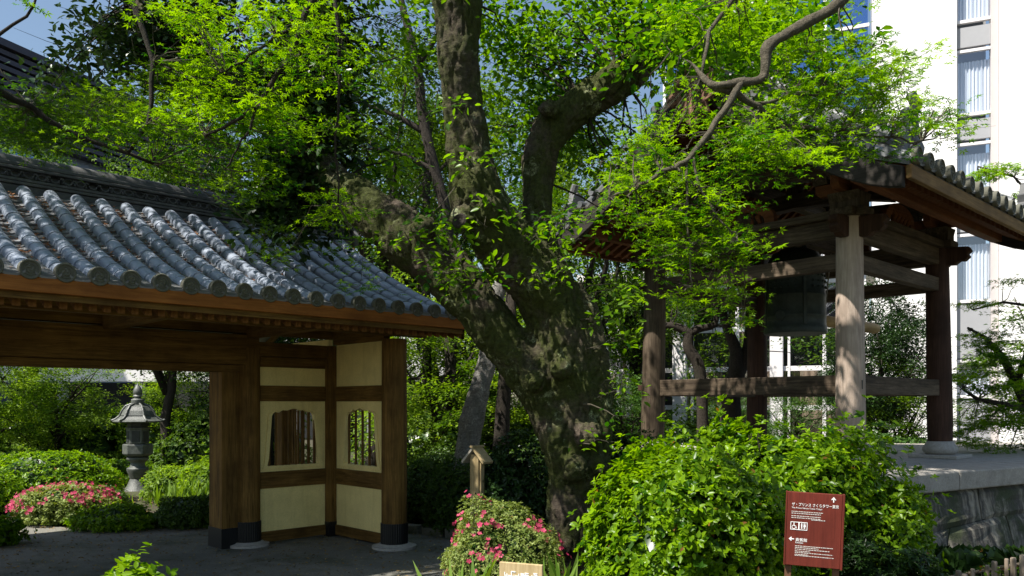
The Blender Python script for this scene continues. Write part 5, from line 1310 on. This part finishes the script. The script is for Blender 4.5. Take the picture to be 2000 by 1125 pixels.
bsh('foreground_shrub', 'bright leaves at the left picture edge by the path', 'bush', -8, 10.2, .26, .3, topz(1000,10.2), 500, .06, L_CHERRY, tpl=ET, lf=5, seed=22, rough=.2, spiky=.4)
bsh('shade_shrub', 'dark ivy leaved shrub low beside the sign at the podium foot', 'bush', 1700, 6.5, .42, .4, topz(1065,6.5), 700, .08, L_DARK, tpl=T_maple(5), lf=4, seed=23, rough=.2)
bsh('green_hedge_strip', 'bright low ground shrubs beyond the podium edge at right', 'bush', 1900, 16.6, 1.3, .4, topz(875,16.6), 1500, .06, L_AZ, lf=5, seed=24, rough=.12, base=.5)
bsh('green_hedge_strip', 'bright low ground shrubs at the right picture edge beyond the podium', 'bush', 2080, 15.8, 1.1, .4, topz(876,15.8), 1300, .06, L_AZ, lf=5, seed=25, rough=.12, base=.5)
bsh('green_hedge_strip', 'feathery low shrub behind the podium between the two right posts', 'bush', 1740, 16.8, .9, .5, topz(840,16.8), 1400, .06, L_CONI, lf=5, seed=26, rough=.2, base=.5)
for i, (px, Y, rx, tp) in enumerate([(-60,19.5,1.6,790),(60,20.5,1.5,770),(170,20,1.3,785),(300,20.5,1.4,768),(400,19,1.3,778),(500,21,1.6,780),(840,19.5,1.6,760),(1000,20,1.6,770),(1130,19,1.5,770),(240,22,1.6,772)]):
    bsh('garden_shrub', ['shrub bank at the far left under the lintel', 'tall loose shrub left of the lantern, in the row behind the garden', 'mid green shrub just left of the lantern roof', 'green shrub just right of the lantern roof', 'dense shrub near the gate jamb behind the lantern', 'shrub seen through the slatted window', 'shrub row beyond the hedge, right of the gate post', 'shrub row behind the pale leaning trunk', 'shrub row behind the cherry trunk', 'shrub straight behind the lantern finial'][i], 'bush', px, Y, rx, .9, topz(tp, Y), 1500, .085, [L_BG2, L_BG, L_BG2][i % 3 if i not in (3,4) else 1], lf=5, seed=40+i, rough=.22, spiky=.3)
bsh('hedge', 'taller green hedge between the clipped hedge and the leaning trunk', 'hedge', 890, 15.2, 1.2, .6, topz(858,15.2), 2400, .055, L_HEDGE, lf=5, seed=61, rough=.1)
bsh('shade_shrub', 'green shrub behind the trunk foot in deep shade', 'bush', 1060, 14.5, 1.1, .6, topz(850,14.5), 2200, .055, L_HEDGE, lf=5, seed=62, rough=.1)
bsh('hedge', 'front part of the clipped hedge, before the pale leaning trunk', 'hedge', 888, 11.15, .42, .4, topz(893,11.15), 1800, .045, L_HEDGE, lf=5, seed=63, rough=.06)
bsh('shade_shrub', 'dark shrub before the foot of the pale leaning trunk', 'bush', 965, 10.6, .36, .35, topz(880,10.6), 1300, .05, L_DARK, lf=5, seed=64, rough=.12)
bsh('ground_cover', 'dark low plants along the foot of the podium wall', 'plant', 1900, 8.35, .95, .3, .14, 900, .05, L_DARK, lf=5, seed=60, rough=.2)
for i, (px, Y, tp) in enumerate([(820,25,785),(930,24,780),(1040,24.5,785),(1150,22,790),(1290,19.5,795),(-150,22,770)]):
    bsh('garden_shrub', ['far green shrub seen just right of the gate post', 'far green shrub behind the notice post', 'far shrub directly behind the cherry trunk', 'far shrub right of the cherry trunk', 'shrub between the left belfry post and glazed wing', 'far shrub beyond the left picture edge'][i], 'bush', px, Y, 1.9, .9, topz(tp, Y), 1400, .10, [L_BG, L_HEDGE][i % 2], lf=5, seed=70+i, rough=.2, spiky=.3)
# strap-leaved clump near the lantern and grass by the small sign
def blades(name, label, c, n, L, spread, mat, wide=1.0):
    t = thing(name, label, 'plant', c); b = RNG.normal(0, spread, (n, 3)); b[:, 2] = 0
    tpl = T_blade(); V = tpl[0].copy(); V[:, 1] *= wide
    f = np.c_[RNG.normal(0,.35,n), RNG.normal(0,.35,n), np.ones(n)]
    ob('leaf_blades', leaves('leaf_blades', b, RNG.normal(0,1,(n,3))*np.array([1,1,.1]), f, L*RNG.uniform(.6,1.1,n), (V, tpl[1]), mat), None, t, kind='stuff')
blades('iris_clump', 'pale green upright strap leaves beside the lantern foot', (P(365,960,13.4).x, 13.4, .05), 150, .52, .26, L_GRASS, 1.3)
blades('iris_clump', 'strap leaves further right near the jamb', (P(412,960,13.0).x, 13.0, .05), 110, .50, .22, L_GRASS, 1.3)
blades('grass_tuft', 'green grass blades right of the small wooden sign', (P(1085,1125,5.6).x, 5.6, .0), 60, .72, .06, L_GRASS, 1.4)
blades('grass_tuft', 'thin green blades left of the small wooden sign', (P(925,1125,5.6).x, 5.6, .0), 30, .74, .05, L_GRASS, 1.2)
# leaf litter on the soil
n = 12000; X_ = RNG.uniform(-9, 7, n); Y_ = RNG.uniform(5, 18, n)
me = leaves('leaf_litter', np.c_[X_, Y_, np.full(n, .012)], np.c_[RNG.normal(0,.3,n), RNG.normal(0,.3,n), np.ones(n)], RNG.normal(0,1,(n,3)), RNG.uniform(.025,.06,n), T_rhomb(), leaf_mat('litter_leaf', (.14,.08,.03), (.30,.20,.07), .1, .7, .8))
n = 1600; X2 = RNG.uniform(-6, -.5, n); Y2 = RNG.uniform(6.4, 11.5, n)
me2 = leaves('paving_litter', np.c_[X2, Y2, np.full(n, .008)], np.c_[RNG.normal(0,.25,n), RNG.normal(0,.25,n), np.ones(n)], RNG.normal(0,1,(n,3)), RNG.uniform(.015,.045,n), T_rhomb(), leaf_mat('dry_leaf', (.20,.13,.05), (.42,.33,.14), .1, .7, .8))
o = ob('leaf_litter', me2, None, kind='stuff'); o['label'] = 'small dry leaves and petals scattered on the gate paving'
o = ob('leaf_litter', me, None, kind='stuff'); o['label'] = 'dry brown leaves scattered over the soil and paving'

# ------------------------------------------------------------------ notice post with a little roof
TANW = wood('pale_post_wood', (.34,.25,.12), (.56,.44,.25), 'Z')
q0 = P(932, 900, 9.3); npst = thing('roofed_post', 'pale wooden notice post with a small slanted roof behind the pink azalea', 'post', (q0.x, 9.3, 0), math.radians(-38))
zt = topz(884, 9.3)
ob('post', MB().box((-.06,-.05,0),(.06,.05,zt-.02)), TANW, npst, bevel=.004)
ob('side_strip', MB().box((-.085,-.03,0),(-.062,.03,zt-.06)), TANW, npst, bevel=.003)
ob('side_strip', MB().box((.062,-.03,0),(.085,.03,zt-.06)), TANW, npst, bevel=.003)
ob('roof_board', MB().prism([(-.17,zt-.10),(-.155,zt-.125),(.01,zt+.045),(.0,zt+.07)], -.09, .09, 'XZ'), WHITEF if False else plain('weathered_roof_board', (.46,.42,.34), .8), npst, bevel=.003)
ob('roof_board', MB().prism([(.17,zt-.10),(.155,zt-.125),(-.002,zt+.040),(.002,zt+.068)], -.09, .09, 'XZ'), TANW, npst, bevel=.003)
ob('ridge_strip', MB().box((-.02,-.11,zt+.06),(.02,.11,zt+.085)), TANW, npst, bevel=.003)
# small wooden board with white brush letters, cut by the frame
q1 = P(1018, 1110, 5.35); sb = thing('small_wooden_sign', 'small tan wooden board with white painted letters low in the azalea', 'sign', (q1.x, 5.35, 0), math.radians(-22))
zt = topz(1100, 5.35)
ob('board', MB().box((-.155,-.012,zt-.22),(.155,.012,zt)), TANW, sb, bevel=.004)
for x in (-.12,.12): ob('stake', MB().box((x-.018,.013,0),(x+.018,.045,zt-.03)), TANW, sb, bevel=.004)
LETT = plain('white_lettering', (.85,.85,.82), .6, var=.03, bstr=0)
mb = MB()
for k in range(5):
    x = -.105+k*.05
    for _ in range(5):
        a = (x+random.uniform(-.016,.016), -.014, zt-.055-random.uniform(0,.035)); h = random.random() < .5
        b = (a[0]+(.028 if h else .002), -.014, a[2]-(.002 if h else .03)); mb.bar(a, b, .002, .006)
ob('brush_letters', mb, LETT, sb)
# ------------------------------------------------------------------ brown information sign
SIGN = wood('red_brown_sign_board', (.10,.020,.013), (.18,.034,.022), 'Z', .5)
SW, SH, SY = .32, .52, 5.0
q2 = P(1590, 1035, SY); sg = thing('information_sign', 'red brown information board with white arrows, wheelchair and toilet symbols on two posts', 'sign', (q2.x, SY, 0), math.radians(-17)); sg.location.x -= .045; sg.rotation_euler = (0, math.radians(2.2), math.radians(-17))
zb, zt = topz(1106, SY), topz(962, SY); SH = zt-zb
bd = ob('board', MB().box((-SW/2,-.012,zb),(SW/2,.012,zt)), SIGN, sg, bevel=.003)
ob('side_edge', MB().box((SW/2+.001,-.016,zb-.005),(SW/2+.014,.02,zt+.003)), SIGN, sg, bevel=.002)
ob('side_edge', MB().box((-SW/2-.010,-.014,zb-.003),(-SW/2-.001,.018,zt+.002)), SIGN, sg, bevel=.002)
for x in (-.14, .14): ob('post', MB().box((x-.02,.014,0),(x+.02,.05,zt-.04)), wood('sign_post_wood', (.09,.045,.025), (.17,.09,.05), 'Z'), sg, bevel=.004)
def text(body, x, z, size, parent, name='lettering', mat=LETT, sx=1.0):
    cu = bpy.data.curves.new(name, 'FONT'); cu.body = body; cu.size = size; cu.extrude = .0004; cu.align_x = 'LEFT'; cu.align_y = 'TOP'; cu.resolution_u = 2
    tmp = bpy.data.objects.new('t', cu); C.objects.link(tmp); dg = bpy.context.evaluated_depsgraph_get()
    me = bpy.data.meshes.new_from_object(tmp.evaluated_get(dg)); bpy.data.objects.remove(tmp); me.materials.clear()
    o = ob(name, me, mat, parent, (x, -.0135, z), (math.pi/2, 0, 0)); o.scale = (sx, 1, 1); return o
def S(px, py):   # board coordinates from fractions
    return (-SW/2+px*SW, zt-py*SH)
x, z = S(.08, .145); text("ザ・プリンス さくらタワー東京", x, z, .0235, sg, sx=.82)
x, z = S(.08, .20); text("The Prince Sakura Tower Tokyo", x, z, .0135, sg)
x, z = S(.17, .625); text("貴賓館", x, z, .0235, sg)
x, z = S(.17, .672); text("Kihinkan", x, z, .0135, sg)
mb = MB()   # arrows
def flat(poly): mb.prism(poly, -.0142, -.0128, 'XZ')
ax, az = S(.84, .075); flat([(ax-.003,az-.016),(ax+.003,az-.016),(ax+.003,az+.006),(ax-.003,az+.006)]); flat([(ax-.014,az+.0),(ax,az+.018),(ax+.014,az+.0),(ax+.009,az-.002),(ax,az+.009),(ax-.009,az-.002)])
ax, az = S(.09, .64); flat([(ax-.006,az-.003),(ax+.018,az-.003),(ax+.018,az+.003),(ax-.006,az+.003)]); flat([(ax+.002,az-.014),(ax-.014,az),(ax+.002,az+.014),(ax+.004,az+.008),(ax-.003,az),(ax+.004,az-.008)])
ob('arrow_mark', mb, LETT, sg)
mb = MB()   # fine unreadable print, as lines of short dashes
rr2 = random.Random(3)
for (x0, x1, y0, k) in ((.08,.66,.265,1),(.08,.62,.29,1),(.08,.62,.325,1),(.08,.62,.35,1),(.45,.70,.365,1),(.17,.86,.73,1),(.17,.60,.752,1),(.17,.80,.775,1),(.17,.45,.80,1),(.17,.86,.82,1),(.17,.42,.845,1),(.17,.88,.86,1)):
    u = x0
    while u < x1:
        l = rr2.uniform(.012,.05); a = S(u, y0); b = S(min(u+l, x1), y0); mb.prism([(a[0],a[1]-.0022),(b[0],b[1]-.0022),(b[0],b[1]+.0022),(a[0],a[1]+.0022)], -.0136, -.0128, 'XZ'); u += l+rr2.uniform(.006,.012)
ob('fine_print', mb, plain('dull_white_print', (.55,.52,.48), .6, var=.03, bstr=0), sg, kind='stuff')
mb = MB()   # wheelchair and toilet pictograms in two framed squares
x0, z1 = S(.07, .405); sq = .050
for i in range(2):
    a = x0+i*sq; 
    for lo, hi in (((a,z1-sq),(a+sq,z1-sq+.0035)),((a,z1-.0035),(a+sq,z1)),((a,z1-sq+.0036),(a+.0035,z1-.0036)),((a+sq-.0034,z1-sq+.0036),(a+sq-.0001,z1-.0036))):
        flat([(lo[0],lo[1]),(hi[0],lo[1]),(hi[0],hi[1]),(lo[0],hi[1])])
def disc(cx, cz, r, n=10): flat([(cx+r*math.cos(2*math.pi*k/n), cz+r*math.sin(2*math.pi*k/n)) for k in range(n)])
cx, cz = x0+sq*.45, z1-sq*.5
disc(cx-.002, cz+.016, .0035); flat([(cx-.0045,cz-.002),(cx+.001,cz-.002),(cx+.001,cz+.011),(cx-.0045,cz+.011)]); flat([(cx-.001,cz-.003),(cx+.010,cz-.003),(cx+.010,cz+.0005),(cx-.001,cz+.0005)]); flat([(cx+.008,cz-.004),(cx+.011,cz-.003),(cx+.016,cz-.016),(cx+.012,cz-.016)])
for k in range(12):
    a0, a1 = math.radians(60+k*24), math.radians(60+(k+1)*24); r0, r1 = .0095, .0125
    flat([(cx-.002+r*math.cos(a), cz-.008+r*math.sin(a)) for r, a in ((r0,a0),(r0,a1),(r1,a1),(r1,a0))])
for i, dx in enumerate((-.009, .009)):
    cx = x0+sq*1.5+dx; disc(cx, cz+.016, .0033)
    flat([(cx-.004,cz+.011),(cx+.004,cz+.011),(cx+(.003 if i == 0 else .0065),cz-.004),(cx-(.003 if i == 0 else .0065),cz-.004)])
    flat([(cx-.003,cz-.0041),(cx-.0005,cz-.0041),(cx-.0005,cz-.017),(cx-.003,cz-.017)]); flat([(cx+.0005,cz-.0041),(cx+.003,cz-.0041),(cx+.003,cz-.017),(cx+.0005,cz-.017)])
flat([(x0+sq*1.5-.0008,cz-.017),(x0+sq*1.5+.0008,cz-.017),(x0+sq*1.5+.0008,cz+.019),(x0+sq*1.5-.0008,cz+.019)])
ob('pictograms', mb, LETT, sg)
# ------------------------------------------------------------------ picket fence, bottom right
PKW = wood('picket_wood', (.22,.17,.12), (.48,.40,.32), 'Z')
fn_ = thing('picket_fence', 'low fence of short weathered wooden stakes at the bottom right before the podium wall', 'fence', (P(1920,1110,7.6).x, 7.6, 0), 0)
FO = Vector(fn_.location)
for i, (px, py, Y, w_) in enumerate([(1842,1122,7.9,10),(1872,1114,7.85,11),(1884,1121,7.7,11),(1900,1111,7.8,9),(1928,1104,7.7,9),(1942,1096,7.6,11),(1950,1110,7.75,8),(1966,1091,7.5,8),(1979,1089,7.4,11),(1997,1084,7.3,11),(2012,1086,7.2,11),(2028,1080,7.1,11),(2045,1078,7.0,11)]):
    p = P(px, py, Y)-FO; w2 = w_/2/F*Y
    ob('picket', MB().lathe([(w2*.98,0),(w2,p.z-.012),(w2*.8,p.z)], 8, (p.x, p.y, 0)), PKW, fn_)
for (a, b) in (((1850,1132,8.0),(1950,1112,7.75)),((1950,1112,7.75),(2050,1096,7.1))):
    ob('fence_rail', MB().tube([P(*a)-FO+Vector((0,.05,0)), P(*b)-FO+Vector((0,.05,0))], .018, 8), PKW, fn_)
vn = thing('ground_vine', 'bright green leafy sprigs growing between the fence stakes', 'plant', (P(1915,1110,7.9).x, 7.9, 0), 0)
subfol(vn, Vector(vn.location), [np.array([0,0,.0])], 'foliage', [(1905,1115,25,12,4,7.7,8.0),(1930,1118,20,10,3,7.6,7.8),(1985,1112,20,15,3,7.5,7.8),(1905,1072,8,20,1,8.0,8.2)], .06, .13, 120, .035, T_ellip(.3), L_AZ, tw=.003, maxd=1)
# kerb stones along the path right of the gate post
kb_ = thing('path_kerb', 'row of low stone kerb blocks between paving and hedge right of the gate', 'kerb', (0,0,0))
for i in range(9):
    a = Vector((-1.75+i*.33, 11.35-i*.16, 0)); mbk = MB(); mbk.box((-.15,-.06,-.05),(.15,.06,.11+random.uniform(-.015,.015)))
    ob('kerb_stone', mbk, KERB, kb_, (a.x, a.y, 0), (0,0,-.45+random.uniform(-.04,.04)), bevel=.015)
